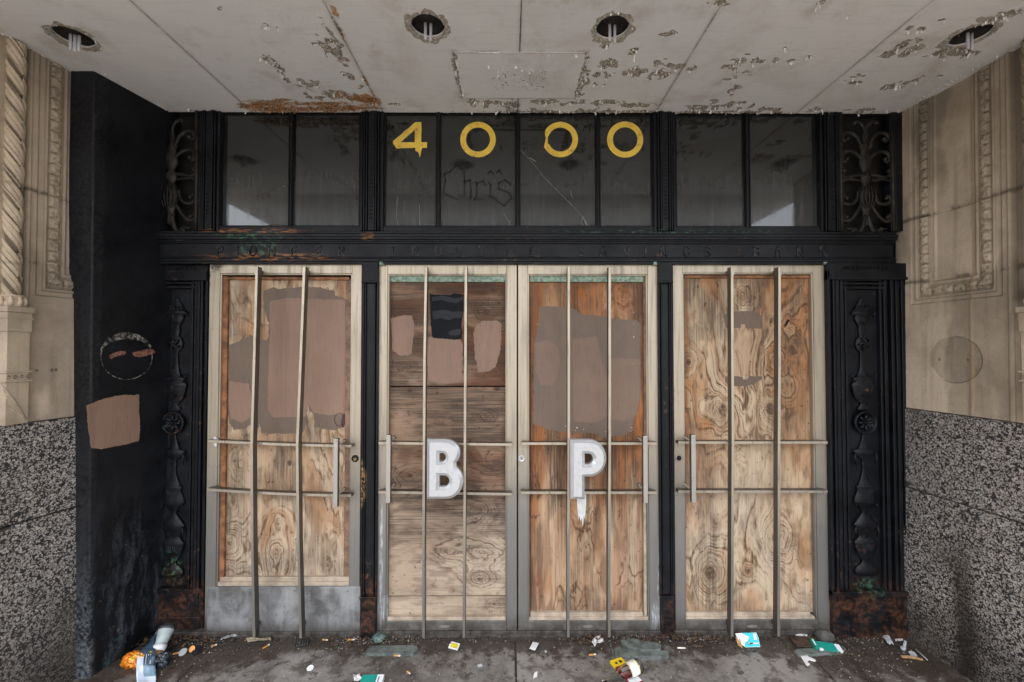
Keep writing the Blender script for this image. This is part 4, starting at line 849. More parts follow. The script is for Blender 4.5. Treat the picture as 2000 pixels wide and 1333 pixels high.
def plywood(name, box, y, mat, parent, knots, horiz, seed, fn=None, thick=.012, far=.58, **tags):
    x0, x1, z0, z1 = box; nx = max(3, int((x1 - x0) / .0034)); nz = max(3, int((z1 - z0) / .0034))
    Xx, Zz = np.meshgrid(np.linspace(x0, x1, nx), np.linspace(z1, z0, nz))
    a, b = (Xx, Zz) if not horiz else (Zz, Xx)
    wx = fbm(a * 3.5 + 11, b * 1.3, seed, 3) - .5; h = 9 * (fbm(a * 2.3 + wx * .9, b * .75 + wx * .5, seed + 1, 3)) + 3.0 * a + 1.1 * (fbm(a * 9, b * 3.2, seed + 2, 3) - .5)
    kh, core = knots_h(Xx, Zz, knots, horiz, y)
    h = h * (1.25 if far > .3 else .9) + kh + .34 * (fbm(a * 55, b * 11, seed + 8, 4) - .5)
    f1 = h - np.floor(h); f2 = (h * 2.6) % 1
    amp = .35 + .85 * sst(.3, .7, fbm(a * 3, b * 1.4, seed + 4, 3))
    near = sst(.5, 2.6, kh)
    ln = lambda f, c, w: np.exp(-((f - c) / w) ** 2)
    f3 = (h * 1.9 + .3) % 1; f4 = (h * .45 + .1) % 1; lm = sst(.35, .62, fbm(a * 4, b * 1.7, seed + 14, 3))
    big = sst(.36, .66, fbm(a * 3.1, b * 1.1, seed + 24, 3)); gf = far * (.25 + 1.1 * big); nk = near ** .8
    brk = sst(.30, .58, fbm(a * 70, b * 16, seed + 41, 3)); thin = ln(f1, .88, .075) * (.3 + .8 * amp) * (.35 + .65 * brk)
    mott = sst(.50, .68, fbm(a * 30, b * 10, seed + 42, 5)); grain = np.clip(thin * (gf + nk) + .26 * f1 ** 2.4 * amp * (gf * .8 + .5 * nk) + .5 * ln(f3, .8, .10) * lm * gf * brk + .8 * ln(f2, .8, .13) * nk * (.4 + .6 * brk) + .42 * mott, 0, 1)
    mild = sst(.56, .70, fbm(a * 13, b * 5, seed + 31, 5)) * sst(.45, .6, fbm(a * 3, b * 1.5, seed + 32, 3))
    rim = np.minimum(np.minimum(Xx - x0, x1 - Xx), np.minimum(Zz - z0, z1 - Zz)); rm = sst(.05, .0, rim + .04 * (fbm(Xx * 12, Zz * 12, seed + 33, 3) - .35)); stain = np.clip(.75 * sst(.50, .66, fbm(a * 7, b * 2.2, seed + 5, 6)) + .9 * mild + .7 * rm * sst(.4, .6, fbm(Xx * 16, Zz * 9, seed + 34, 3)), 0, 1); warm = np.clip(.7 * sst(.44, .62, fbm(a * 5.5, b * 1.3, seed + 6, 4)) + .75 * sst(.40, .7, f4) * sst(.98, .85, f4) * (.4 + .6 * big) + .35 * rm, 0, 1)
    bleach = .85 * sst(1.15, .45, Zz) * sst(.35, .6, fbm(a * 2.6, b * 1.2, seed + 15, 3)) + .35 * sst(.55, .7, fbm(a * 3, b * 1.5, seed + 16, 3))
    if fn: grain, stain, warm = fn(Xx, Zz, grain, stain, warm)
    rel = -.0006 * grain + .0015 * (fbm(Xx * 2, Zz * 1.5, seed, 2) - .5)
    return gridmesh(name, Xx, y - rel, Zz, mat, parent, {'grain': np.clip(grain, 0, 1), 'stain': np.clip(stain, 0, 1), 'warm': np.clip(warm, 0, 1), 'knot': np.clip(core, 0, .92), 'bleach': np.clip(bleach * (1 - .6 * horiz) * (.5 if seed == 66 else 1) + .5 * horiz * sst(.9, .4, Zz), 0, 1)}, thick=(0, thick, 0), **tags)
def patch(mb, pts, y, layer, seed, amp=1.5, step=1.5):
    amp *= 1.5; step *= .8
    yy = y - .0012 - .0007 * layer; mb.prism([P(u, v, yy) for u, v in ragged(pts, step, amp, seed)], (0, .0006, 0))

# ------------------------------------------------------------------ doors
def vbar(door, us, vs, brackets):
    y0, y1 = -.100, -.058; q = MB()
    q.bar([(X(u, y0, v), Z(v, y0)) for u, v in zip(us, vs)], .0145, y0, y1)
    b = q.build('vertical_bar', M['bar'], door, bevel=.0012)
    q = MB()
    for v in brackets:
        k = np.interp(v, vs, us); q.box(X(k, y1, v) - .005, X(k, y1, v) + .005, y1 - .004, .002, Z(v + 8, y1), Z(v, y1)); q.box(X(k, 0, v) - .010, X(k, 0, v) + .010, -.003, .001, Z(v + 12, 0), Z(v - 2, 0))
    q.build('bracket', M['bar'], b, bevel=.001); return b
def hbar(door, p0, p1, bend=0):
    y0, y1 = -.0575, -.0165; q = MB(); a = P(p0[0], p0[1], y0); b = P(p1[0], p1[1], y0); n = 8; hh = .0075
    for i in range(n):
        t0, t1 = i / n, (i + 1) / n; za = a[2] + (b[2] - a[2]) * t0 - bend * math.sin(3.14 * t0); zb = a[2] + (b[2] - a[2]) * t1 - bend * math.sin(3.14 * t1); xa = a[0] + (b[0] - a[0]) * t0; xb = a[0] + (b[0] - a[0]) * t1
        q.hexa([(xa, y0, za - hh), (xb, y0, zb - hh), (xb, y0, zb + hh), (xa, y0, za + hh)], [(xa, y1, za - hh), (xb, y1, zb - hh), (xb, y1, zb + hh), (xa, y1, za + hh)])
    for e in (a, b):
        s = .016 if e is a else -.016; q.box(e[0] + s - .006, e[0] + s + .006, y1 - .002, .001, e[2] - .005, e[2] + .005)
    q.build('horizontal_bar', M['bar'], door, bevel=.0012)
def handle(door, u, v0, v1):
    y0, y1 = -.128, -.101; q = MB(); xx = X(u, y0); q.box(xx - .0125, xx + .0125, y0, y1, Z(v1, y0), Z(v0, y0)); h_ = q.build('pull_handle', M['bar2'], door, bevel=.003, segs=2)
    q = MB()
    for v in (v0 + 14, v1 - 22): q.lathe([(.006, -.1005), (.006, .0), (.011, .001)], (xx, 0, Z(v, y0)), axis='y', seg=12)
    q.build('handle_stem', M['bar'], h_, smooth=True)
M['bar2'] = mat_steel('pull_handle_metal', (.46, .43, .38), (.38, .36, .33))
def lock(door, u, v, kind):
    c = P(u, v, -.002); mt = {'brass': M['dark'], 'silver': M['alu'], 'hole': M['bar']}[kind]
    q = MB(); q.lathe([(.0195, .0), (.020, -.004), (.017, -.0065), (.0145, -.0065), (.0145, -.004), (.0005, -.0045)], (c[0], 0, c[2]), axis='y', seg=28); l = q.build('door_lock', mt, door, smooth=True, bevel=.0006)
    q = MB(); r = .009 if kind != 'hole' else .0142
    q.lathe([(r, -.0044), (r * .95, -.0062 if kind != 'hole' else -.0056), (.0005, -.0062 if kind != 'hole' else -.0056)], (c[0], 0, c[2] - (.003 if kind == 'brass' else 0)), axis='y', seg=20)
    q.build('keyhole', {'brass': plain('old_brass', (.35, .25, .08), .4, .6), 'silver': M['bar'], 'hole': M['dark']}[kind], l)
    if kind != 'hole':
        q = MB(); q.box(c[0] - .0013, c[0] + .0013, -.0068, -.0060, c[2] - .008, c[2] + .002); q.build('key_slot', M['dark'], l)
def door(label, o, i, zbot, strips, group='glazed metal doors boarded with plywood', bead='metal', kick=None):
    (ou0, ov0, ou1, ov1), (iu0, iv0, iu1, iv1) = o, i
    t = thing('boarded_door', label, 'door', (X((ou0 + ou1) / 2, 0), .02, .01), group)
    x0, x1, z1, z0 = X(ou0, 0), X(ou1, 0), Z(ov0, 0), Z(ov1, 0); a0, a1, c1, c0 = X(iu0, 0), X(iu1, 0), Z(iv0, 0), Z(iv1, 0)
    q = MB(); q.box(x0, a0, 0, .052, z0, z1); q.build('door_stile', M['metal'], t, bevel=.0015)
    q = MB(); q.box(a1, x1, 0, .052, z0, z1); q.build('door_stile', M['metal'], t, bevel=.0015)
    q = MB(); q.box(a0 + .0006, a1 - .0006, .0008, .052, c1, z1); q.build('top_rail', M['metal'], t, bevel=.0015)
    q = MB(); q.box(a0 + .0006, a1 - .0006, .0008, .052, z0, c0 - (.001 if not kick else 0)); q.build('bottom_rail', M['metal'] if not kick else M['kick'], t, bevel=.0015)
    q = MB(); w = .008                        # thin metal beads just inside the opening
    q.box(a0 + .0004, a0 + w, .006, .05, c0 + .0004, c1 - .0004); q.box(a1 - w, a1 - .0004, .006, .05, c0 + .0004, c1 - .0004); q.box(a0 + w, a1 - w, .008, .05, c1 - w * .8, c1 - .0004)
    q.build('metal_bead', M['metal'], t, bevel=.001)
    for (u0, v0, u1, v1, y0, mt, nm) in strips:
        q = MB(); q.pbox(u0, v0, u1, v1, y0, .05); q.build(nm, M[mt], t, bevel=.0018)
    return t
YP = .034
def bx(u0, v0, u1, v1, y=YP): return (X(u0, y), X(u1, y), Z(v1, y), Z(v0, y))
# --- left door
d1 = door('boarded door at the far left, broad brown paint patch above a metal kick plate', (404, 517, 704, 1248), (424, 535, 685, 1146), 1248,
          [(424.5, 540, 437, 1140, .018, 'wood_o', 'wood_strip'), (438, 541, 682, 547, .020, 'wood_o', 'wood_strip'), (430, 1128, 682, 1137, .016, 'wood_l', 'wood_strip'), (425, 1137.5, 684, 1145, .007, 'wood_l', 'wood_strip'), (676, 548, 683, 1127, .020, 'wood_m', 'wood_strip')], kick=True)
q = MB(); q.pbox(405, 1147, 703, 1237, -.004, .001); q.build('kick_plate', M['kick'], d1, bevel=.001)
def f_left(x, z, g, s, w):
    low = sst(.62, .33, z); s = np.maximum(s, low * sst(.35, .6, fbm(x * 8, z * 9, 91, 4))); edge = sst(.05, .0, x - X(437, YP)) ; w = np.maximum(w, edge * .8 * sst(1.2, 1.6, z)); w = w * .8; s = s * .75; return g, s, w
pl1 = plywood('plywood_panel', bx(436, 545, 684, 1133), YP, M['ply_a'], d1, [(447, 1062, 26, 7, .7, 3), (545, 1018, 16, 3, .7, 0.1), (540, 1078, 22, 4, .7, .1), (668, 828, 12, 4, .7, 2), (478, 690, 20, 3.4, .7, .1), (566, 905, 5, 2, .7, 5), (536, 1120, 20, 3, .7, .1), (640, 1105, 16, 2.5, .7, 2), (470, 905, 30, 2.5, .7, .1), (700, 950, 40, 4, .7, .1)], False, 21, f_left)
o_ = lambda L: zo(L, 3.92, 410, 520)
mb = MB(); patch(mb, o_([(415,190),(480,165),(560,175),(700,160),(850,165),(950,190),(960,225),(1040,255),(1045,400),(1050,700),(1055,1130),(1040,1200),(1000,1240),(950,1260),(860,1250),(800,1230),(790,1130),(762,1110),(750,1060),(738,1150),(720,1275),(640,1285),(400,1280),(380,1200),(370,1240),(300,1215),(260,1250),(180,1255),(150,1200),(135,1100),(150,880),(140,700),(150,605),(240,570),(310,530),(380,545),(430,575),(450,540),(450,440),(420,340),(412,250)]), YP, 0, 2, 1.6)
mb.build('paint_patch', M['paint_d'], pl1, label='broad greyish brown paint patch')
mb = MB(); patch(mb, o_([(455,270),(600,242),(1036,262),(1044,700),(1048,1130),(900,1140),(795,1122),(752,1045),(735,1155),(480,1160),(440,1090),(450,700),(462,500)]), YP, 1, 3, .9); patch(mb, o_([(150,880),(300,902),(330,1150),(240,1200),(160,1165),(140,1050)]), YP, 1, 5, .9)
mb.build('paint_patch', M['paint_l'], pl1, label='pinkish brown paint over the greyish patch')
mb = MB(); patch(mb, [(668,812),(673,808),(677,815),(675,826),(669,838),(666,830)], YP, 3, 6, .8); yy = YP - .004
stroke(mb, [(P(664 + 11 * math.cos(a / 12 * 6.283), 820 + 13 * math.sin(a / 12 * 6.283), yy)[0], P(664 + 11 * math.cos(a / 12 * 6.283), 820 + 13 * math.sin(a / 12 * 6.283), yy)[2]) for a in range(13)], .003, yy, yy + .0008)
mb.build('marker_doodle', M['paint_p'], pl1)
# --- second door
d2 = door('boarded door carrying the letter B, a black square painted above it', (738, 514, 1009.5, 1248), (755, 536, 990, 1213), 1248,
          [(757, 539.5, 988, 551, .020, 'green', 'copper_strip'), (756, 1206, 989, 1212.5, .008, 'wood_l', 'wood_strip')])
def f_mid(x, z, g, s, w):
    up = sst(1.25, 1.6, z); s = np.maximum(s * .8, up * .75 * sst(.3, .6, fbm(x * 3, z * 9, 5, 4))); s = np.maximum(s, .7 * sst(.05, .0, x - X(757, YP)) * sst(.9, 1.5, z)); w = np.clip(w + .5 * up - .2, 0, 1); s = np.maximum(s, .8 * sst(.47, .60, fbm(x * 4, z * 9, 15, 5)) * sst(.35, .7, z)); s = np.maximum(s, .6 * np.exp(-((x - X(935, YP)) / .07) ** 2) * sst(.45, .6, fbm(x * 14, z * 12, 16, 4)) * sst(1.0, .7, z))
    pale = sst(.75, .35, z); w = w * (1 - pale); s = s * (1 - .6 * pale); g = g * (1 - .2 * pale); return g, s, w
kn2 = [(962, 566, 12, 4, .7, 2.5), (975, 592, 8, 3, .7, 2), (950, 610, 20, 3), (968, 727, 8, 3, .7, 2), (790, 718, 14, 3.5, .7, .1), (800, 764, 6, 2.5, .7, 3.5), (970, 760, 6, 2.5, .7, 4), (956, 812, 16, 4, .7, .1), (801, 930, 16, 5, .7, 4), (970, 905, 14, 4, .7, .1), (938, 1132, 12, 5, .7, 3), (945, 1080, 24, 4, .7, .1), (880, 1080, 16, 3, .7, .1), (930, 1000, 26, 3, .7, .1), (965, 1180, 10, 4, .7, 2), (860, 930, 30, 3, .7, .1)]
plywood('plywood_panel', bx(756, 552, 989, 754), YP, M['ply_b'], d2, kn2, True, 33, f_mid, far=.22); pl2 = [o for o in d2.children if o.name.startswith('plywood')][0]
plywood('plywood_panel', bx(756, 756.5, 989, 1163), YP - .002, M['ply_b'], d2, kn2, True, 48, f_mid, far=.28)
plywood('plywood_panel', bx(756, 1165.5, 989, 1206), YP, M['ply_b'], d2, kn2, True, 57, f_mid, far=.3)
o_ = lambda L: zo(L, 3.921, 735, 520)
mb = MB(); patch(mb, o_([(110,400),(200,380),(270,380),(288,420),(290,500),(275,600),(270,670),(240,685),(180,685),(120,640),(120,520)]), YP, 1, 11, 1.2); patch(mb, o_([(400,545),(640,560),(664,600),(655,860),(620,890),(540,902),(400,870),(388,700)]), YP, 1, 12, 1.2); patch(mb, o_([(760,450),(820,420),(930,418),(955,440),(960,560),(935,700),(915,770),(860,810),(780,815),(755,700),(745,520)]), YP, 1, 13, 1.2)
mb.build('paint_patch', M['paint_l'], pl2, label='three pinkish brown paint patches')
mb = MB(); patch(mb, o_([(412,215),(560,225),(600,208),(668,220),(668,320),(655,420),(655,555),(620,565),(540,560),(430,550),(425,500),(412,400)]), YP, 3, 14, 1.0); mb.build('paint_patch', M['paint_k'], pl2, label='black painted square')
mb = MB()
for L_ in ([(425,235),(520,228),(600,250),(665,232),(665,262),(600,285),(500,262),(425,270)], [(430,345),(520,335),(600,352),(660,340),(655,400),(600,395),(560,415),(500,398),(430,410)], [(550,510),(590,485),(650,480),(648,520),(600,535),(560,528)]): patch(mb, o_(L_), YP, 4, 27, 1.0)
mb.build('paint_smear', mat_paint('slate_paint_smear', (.015, .017, .023)), pl2)
# --- third door
d3 = door('boarded door carrying the letter P, broad brown paint patch over rusty plywood', (1012, 514, 1287, 1248), (1031, 536, 1267, 1213), 1248,
          [(1035, 539.5, 1257, 551, .020, 'green', 'copper_strip'), (1032, 1206, 1266, 1212.5, .007, 'wood_l', 'wood_strip'), (1036, 1197, 1256, 1205.5, .014, 'wood_l', 'wood_strip'), (1256.5, 540, 1264, 900, .018, 'wood_m', 'wood_strip'), (1256.5, 900.5, 1264, 1205, .018, 'wood_l', 'wood_strip'), (1033.5, 541, 1035.5, 1205, .018, 'wood_o', 'wood_strip')])
def f_p(x, z, g, s, w):
    e = sst(.09, .0, x - X(1036, YP)) + sst(.06, .0, X(1257, YP) - x); hi = sst(.75, 1.15, z)
    w = np.clip(w * .6 + 1.2 * e + .55 * hi, 0, 1) * (1 - .45 * sst(.7, .35, z)); n = fbm(x * 16, z * 2.4, 71, 5); s = np.maximum(s * .6, .9 * sst(.50, .62, n) * sst(.2, .8, z)); n2 = fbm(x * 24, z * 2.2, 79, 4); g = np.maximum(g, .75 * sst(.53, .62, n2) * sst(.42, .56, fbm(x * 5, z * 3, 87, 3))); w = np.clip(w + .5 * sst(.5, .6, fbm(x * 14, z * 1.6, 78, 3)), 0, 1); s = np.maximum(s, .8 * e * sst(.45, .6, fbm(x * 30, z * 3, 72, 3)))
    c = fbm(x * 7, z * 2.4, 73, 5); tide = np.exp(-((c - .52) / .012) ** 2) + .7 * np.exp(-((c - .60) / .010) ** 2); g = g * .8 + .95 * tide * sst(1.25, .9, z) * sst(.3, .5, vn(x * 9, z * 6, 3)); return g, s, w
pl3 = plywood('plywood_panel', bx(1036, 552, 1258, 1198), YP, M['ply_c'], d3, [(1120, 1105, 10, 2, .7, .1), (1215, 580, 30, 3, .7, .1)], False, 66, f_p, far=.15)
o_ = lambda L: zo(L, 3.921, 1010, 520)
mb = MB(); patch(mb, o_([(170,310),(250,305),(380,315),(440,330),(490,370),(600,375),(700,395),(800,410),(910,410),(945,440),(945,700),(950,980),(930,1090),(895,1170),(880,1250),(820,1300),(650,1310),(590,1280),(420,1275),(300,1265),(190,1235),(120,1210),(125,900),(130,570),(150,540),(165,450)]), YP, 0, 15, 1.6)
mb.build('paint_patch', M['paint_d'], pl3, label='broad greyish brown paint patch')
mb = MB(); patch(mb, o_([(135,590),(250,565),(310,620),(330,720),(310,850),(270,920),(180,910),(140,800)]), YP, 1, 16, 1); patch(mb, o_([(425,560),(610,540),(640,700),(690,860),(690,1150),(600,1200),(430,1190)]), YP, 1, 17, 1); patch(mb, o_([(715,705),(940,712),(943,1000),(900,1150),(820,1190),(720,1170)]), YP, 1, 18, 1)
mb.build('paint_patch', M['paint_m'], pl3, label='pinkish brown paint over the greyish patch')
mb = MB(); mb.prism([P(u, v, YP - .0026) for u, v in [(1126,962),(1145,962),(1145,984),(1143.5,1002),(1142.5,1016),(1140.5,1006),(1138.5,1030),(1136.5,1012),(1134,1019),(1131.5,1008),(1130,1015),(1128,998),(1127,980)]], (0, .0008, 0)); mb.build('paint_drip', M['white_scuff'], pl3)
mb = MB()
for k in range(16): 
    u = rng.choice([rng.uniform(1050, 1054), rng.uniform(1232, 1238), rng.uniform(1100, 1240), rng.uniform(1100, 1240)]); v = rng.uniform(610, 640) if u < 1060 else (rng.uniform(832, 846) if u < 1236 else rng.uniform(570, 720)); r = rng.uniform(.4, 1.1)
    patch(mb, [(u - r, v), (u, v - r * 1.3), (u + r, v), (u, v + r * 1.4)], YP, 2, k, .5, 1)
mb.build('paint_speck', M['white_scuff'], pl3, kind='stuff')
# --- right door
d4 = door('boarded door at the far right, knotty plywood with two small brown patches', (1317, 514, 1617.5, 1248), (1336, 533, 1594, 1212), 1248,
          [(1337, 538, 1592, 543.5, .020, 'wood_o', 'wood_strip'), (1583, 544, 1591.5, 1204, .018, 'wood_m', 'wood_strip'), (1338, 1197, 1583, 1205, .014, 'wood_l', 'wood_strip'), (1337, 1205.5, 1592, 1211.5, .007, 'wood_l', 'wood_strip')])
def f_r(x, z, g, s, w):
    a = P(1417, 642, YP); b = P(1488, 735, YP); ins = (x > a[0]) & (x < b[0]) & (z < a[2]) & (z > b[2]); s = np.where(ins, s * .2, s); w = np.where(ins, .55, w)
    tl = np.exp(-((x - X(1385, YP)) / .11) ** 2 - ((z - 1.86) / .22) ** 2) + np.exp(-((x - X(1560, YP)) / .09) ** 2 - ((z - 1.92) / .14) ** 2); s = np.clip(s * .7 + .9 * tl * sst(.35, .55, fbm(x * 14, z * 5, 81, 3)), 0, 1)
    w = np.clip(w + .9 * sst(.05, .0, x - X(1338, YP)) * sst(.8, 1.2, z), 0, 1); pale = np.exp(-((x - X(1470, YP)) / .2) ** 2 - ((z - .93) / .22) ** 2); s = s * (1 - .7 * pale); w = w * (1 - pale); g = g * (1 - .45 * pale); return g, s, w
pl4 = plywood('plywood_panel', bx(1338, 542, 1585, 1198), YP, M['ply_d'], d4, [(1345, 708, 16, 6, .7, 5), (1518, 706, 24, 7, .7, 5), (1411, 802, 20, 8, .7, 9), (1504, 799, 22, 8, .7, 9), (1516, 1050, 24, 8, .7, 9), (1387, 1118, 26, 8, .7, 11), (1462, 1116, 7, 3.5, .7, 4), (1545, 640, 30, 4, .7, .1), (1440, 870, 40, 3, .7, .1), (1450, 580, 26, 3, .7, .1), (1560, 1150, 20, 2, .7, .1)], False, 74, f_r)
o_ = lambda L: zo(L, 3.919, 1310, 520)
mb = MB(); patch(mb, o_([(400,380),(450,350),(560,343),(640,345),(700,385),(705,475),(575,475),(570,448),(540,448),(535,475),(420,475),(415,445)]), YP, 1, 21, .9); patch(mb, o_([(415,845),(540,845),(560,870),(590,870),(600,843),(700,845),(700,865),(640,900),(560,920),(440,920),(418,880)]), YP, 1, 22, .8)
patch(mb, o_([(409,480),(417,480),(417,610),(411,620)]), YP, 1, 23, .6); patch(mb, o_([(702,480),(709,480),(710,600),(708,655),(703,600)]), YP, 1, 24, .6)
mb.build('paint_patch', M['paint_d'], pl4, label='two small greyish brown patches')
mb = MB(); patch(mb, o_([(865,458),(895,412),(912,412),(885,460)]), YP, 2, 25, .6); patch(mb, o_([(800,430),(815,405),(822,410),(815,440)]), YP, 2, 26, .5); mb.build('tape_scrap', M['dark'], pl4)
# --- bars, handles, locks
VV = [521, 700, 870, 1050, 1246]
for us in ([501, 496, 491, 492, 496], [594, 587, 580, 582, 587]): vbar(d1, us, VV, (526, 1222))
for us in ([832, 829, 828, 827, 827], [910, 909, 908, 907, 906]): vbar(d2, us, VV, (526,))
for us in ([1111, 1111, 1111, 1110, 1110], [1191, 1191, 1191, 1190, 1190]): vbar(d3, us, VV, (526,))
for us in ([1430, 1431, 1432, 1431, 1430], [1523, 1523, 1522, 1522, 1521]): vbar(d4, us, VV, (526, 1224))
hbar(d1, (405, 862), (687, 872), .004); hbar(d1, (404, 957), (686, 969), .006); hbar(d2, (739, 866), (1000, 869)); hbar(d2, (739, 962), (1000, 966)); hbar(d3, (1019, 867), (1283, 867)); hbar(d3, (1017, 963), (1283, 963)); hbar(d4, (1325, 865), (1617, 865)); hbar(d4, (1325, 961), (1617, 961))
handle(d1, 655, 857, 992); handle(d2, 758, 850, 983); handle(d3, 1261, 852, 984); handle(d4, 1355, 850, 983)
lock(d1, 693.5, 896, 'brass'); lock(d3, 1019, 896, 'silver'); lock(d4, 1325.5, 895, 'hole')
def pivot(dr, u, v):
    q = MB(); c = P(u, v, -.02); q.box(c[0] - .014, c[0] + .014, -.026, .0, c[2] - .012, c[2] + .012); q.lathe([(.008, -.03), (.011, -.026), (.011, -.02)], (c[0] - .003, 0, c[2]), axis='y', seg=12); q.build('door_pivot', M['green'], dr, bevel=.003)
pivot(d2, 746, 514); pivot(d3, 1280, 514); pivot(d4, 1611, 513)
for dr, u in ((d2, 868), (d3, 1148), (d4, 1468)):
    q = MB(); c = P(u, 1223, 0); q.lathe([(.030, -.0008), (.029, -.003), (.0005, -.003)], (c[0], 0, c[2]), axis='y', seg=30, sq=(1, .28)); q.lathe([(.024, -.0028), (.0235, -.004), (.020, -.004), (.0195, -.0028)], (c[0], 0, c[2]), axis='y', seg=30, sq=(1, .22)); q.build('maker_plate', M['bar2'], dr)
# metal scrap on the first door's bar
q = MB(); q.prism([P(u, v, -.030) for u, v in [(417,856),(421,853),(424,857),(427,858),(424,868),(422,873),(418,868),(420,862)]], (0, -.003, 0)); q.build('paper_scrap', M['white_scuff'], d1)
# --- letters
def offset(poly, d):
    n = len(poly); out = []; A = sum(poly[i][0] * poly[(i + 1) % n][1] - poly[(i + 1) % n][0] * poly[i][1] for i in range(n)); s = 1 if A > 0 else -1
    for i in range(n):
        p0 = Vector(poly[i - 1]); p1 = Vector(poly[i]); p2 = Vector(poly[(i + 1) % n]); a = (p1 - p0).normalized(); b = (p2 - p1).normalized()
        na = Vector((-a.y, a.x)) * s; nb = Vector((-b.y, b.x)) * s; m = (na + nb); m = m / max(m.length_squared, 1e-9) * 2 if m.length > 1e-4 else na
        if m.length > 2.2: m = m.normalized() * 2.2
        out.append(tuple(p1 + m * d * 1.0))
    return out
def arc(cx, cy, rx, ry, a0, a1, n): return [(cx + rx * math.cos(math.radians(a0 + (a1 - a0) * k / n)), cy + ry * math.sin(math.radians(a0 + (a1 - a0) * k / n))) for k in range(n + 1)]
def letter3d(dr, outer, holes, u, v_top, v_bot, name, lab):
    y0, ym, y1 = -.150, -.137, -.108; S_ = abs(Z(v_top, y0) - Z(v_bot, y0)); ox = X(u, y0); oz = Z(v_bot, y0); pos = lambda p, y: (ox + p[0] * S_, y, oz + p[1] * S_)
    q = MB(); bev = .050; bm = bmesh.new(); loops = [(outer, 1)] + [(h_, -1) for h_ in holes]; fr = []
    for lp, sgn in loops:
        ins = offset(lp, bev * sgn); n = len(lp); vs = [pos(p, y1) for p in lp] + [pos(p, ym) for p in lp] + [pos(p, y0) for p in ins]
        q.add(vs, [(i, (i + 1) % n, (i + 1) % n + n, i + n) for i in range(n)] + [(i + n, (i + 1) % n + n, (i + 1) % n + 2 * n, i + 2 * n) for i in range(n)])
        v_ = [bm.verts.new(pos(p, y0)) for p in ins]; [bm.edges.new((v_[i], v_[(i + 1) % n])) for i in range(n)]
    bmesh.ops.triangle_fill(bm, edges=bm.edges[:], use_beauty=True); bm.verts.index_update(); q.add([tuple(x.co) for x in bm.verts], [tuple(x.index for x in f.verts) for f in bm.faces]); bm.free()
    bm = bmesh.new()
    for lp, _ in loops:
        v_ = [bm.verts.new(pos(p, y1)) for p in lp]; [bm.edges.new((v_[i], v_[(i + 1) % len(v_)])) for i in range(len(v_))]
    bmesh.ops.triangle_fill(bm, edges=bm.edges[:], use_beauty=True); bm.verts.index_update(); q.add([tuple(x.co) for x in bm.verts], [tuple(x.index for x in f.verts) for f in bm.faces]); bm.free()
    o = q.build('letter', M['alu'], dr, label=lab); q = MB()
    for zz in (.86, .14): q.box(ox + .08 * S_, ox + .2 * S_, y1 + .001, -.0585, oz + zz * S_ - .005, oz + zz * S_ + .005)
    q.build('letter_mount', M['bar'], o)
Bo = [(0, 0), *arc(.33, .295, .28, .295, -90, 52, 14), *arc(.29, .765, .27, .235, -42, 90, 12)[0:], (0, 1)]
Bh1 = [(.21, .622), (.25, .622), *arc(.255, .695, .065, .073, -80, 80, 8), (.21, .768)]; Bh2 = [(.21, .2), (.27, .2), *arc(.285, .297, .095, .097, -75, 75, 8), (.21, .394)]
letter3d(d2, Bo, [Bh1, Bh2], 833, 859, 976, 'letter', 'silver metal letter B')
Po = [(0, 0), (.235, 0), (.235, .375), (.32, .375), *arc(.32, .6875, .285, .3125, -80, 90, 16), (0, 1)]
Ph = [(.24, .585), (.29, .585), *arc(.30, .675, .085, .09, -80, 80, 8), (.24, .765)]
letter3d(d3, Po, [Ph], 1115, 860, 977, 'letter', 'silver metal letter P')

# ------------------------------------------------------------------ litter
M['dirt'] = plain('brown_dirt', (.036, .029, .024), .9, var=.7, scale=90, bump=.002); M['leaf'] = plain('dead_leaves', (.070, .043, .026), .8, var=.85, scale=50); M['grit'] = plain('pale_grit', (.33, .29, .24), .8, var=.5, scale=80)
xs_ = np.linspace(-2.05, 2.2, 900); ys_ = np.linspace(-.30, .0, 75); XX, YY = np.meshgrid(xs_, ys_)
side = sst(1.3, 1.8, np.abs(XX - .05)); lim = .05 + .16 * side + .03 * np.exp(-((XX + .78) / .16) ** 2) + .07 * np.exp(-((XX - .78) / .25) ** 2)
hgt = .015 * sst(.0, 1.0, (lim + YY) / lim + .9 * (fbm(XX * 9, YY * 9, 50, 4) - .5) - .12) * (.4 + .9 * fbm(XX * 34, YY * 34, 51, 4)) - .002
gridmesh('dirt_drift', XX, YY, hgt, M['dirt'], None, kind='stuff', label='drift of brown dirt swept against the foot of the doors', category='dirt')
def scatter_pos(r):
    while True:
        x = r.uniform(-2.0, 2.15); y = -abs(r.gauss(0, .05)) - .01
        if abs(x - .05) > 1.5: y = -abs(r.gauss(0, .13)) - .01
        if y < -.42: continue
        if r.random() < .10 + .90 * (abs(x + 1.9) < .35 or abs(x - 2) < .4 or abs(x + .75) < .25 or abs(x - .85) < .45): return x, y
q = MB(); g_ = MB(); r2 = random.Random(11)
for k in range(900):
    x, y = scatter_pos(r2); s = r2.choice([.002, .003, .004, .006, .009, .013]); a = r2.uniform(0, 6.28); z = .012 * (y > -.1) + .002 + r2.uniform(0, .006); c, d = math.cos(a), math.sin(a); w = s * r2.uniform(.3, .8)
    q.add([(x - c * s + d * w * .2, y - d * s, z), (x + d * w, y - c * w, z + r2.uniform(0, .006)), (x + c * s, y + d * s, z + r2.uniform(-.001, .004)), (x - d * w, y + c * w, z + r2.uniform(0, .007))], [(0, 1, 3), (1, 2, 3)])
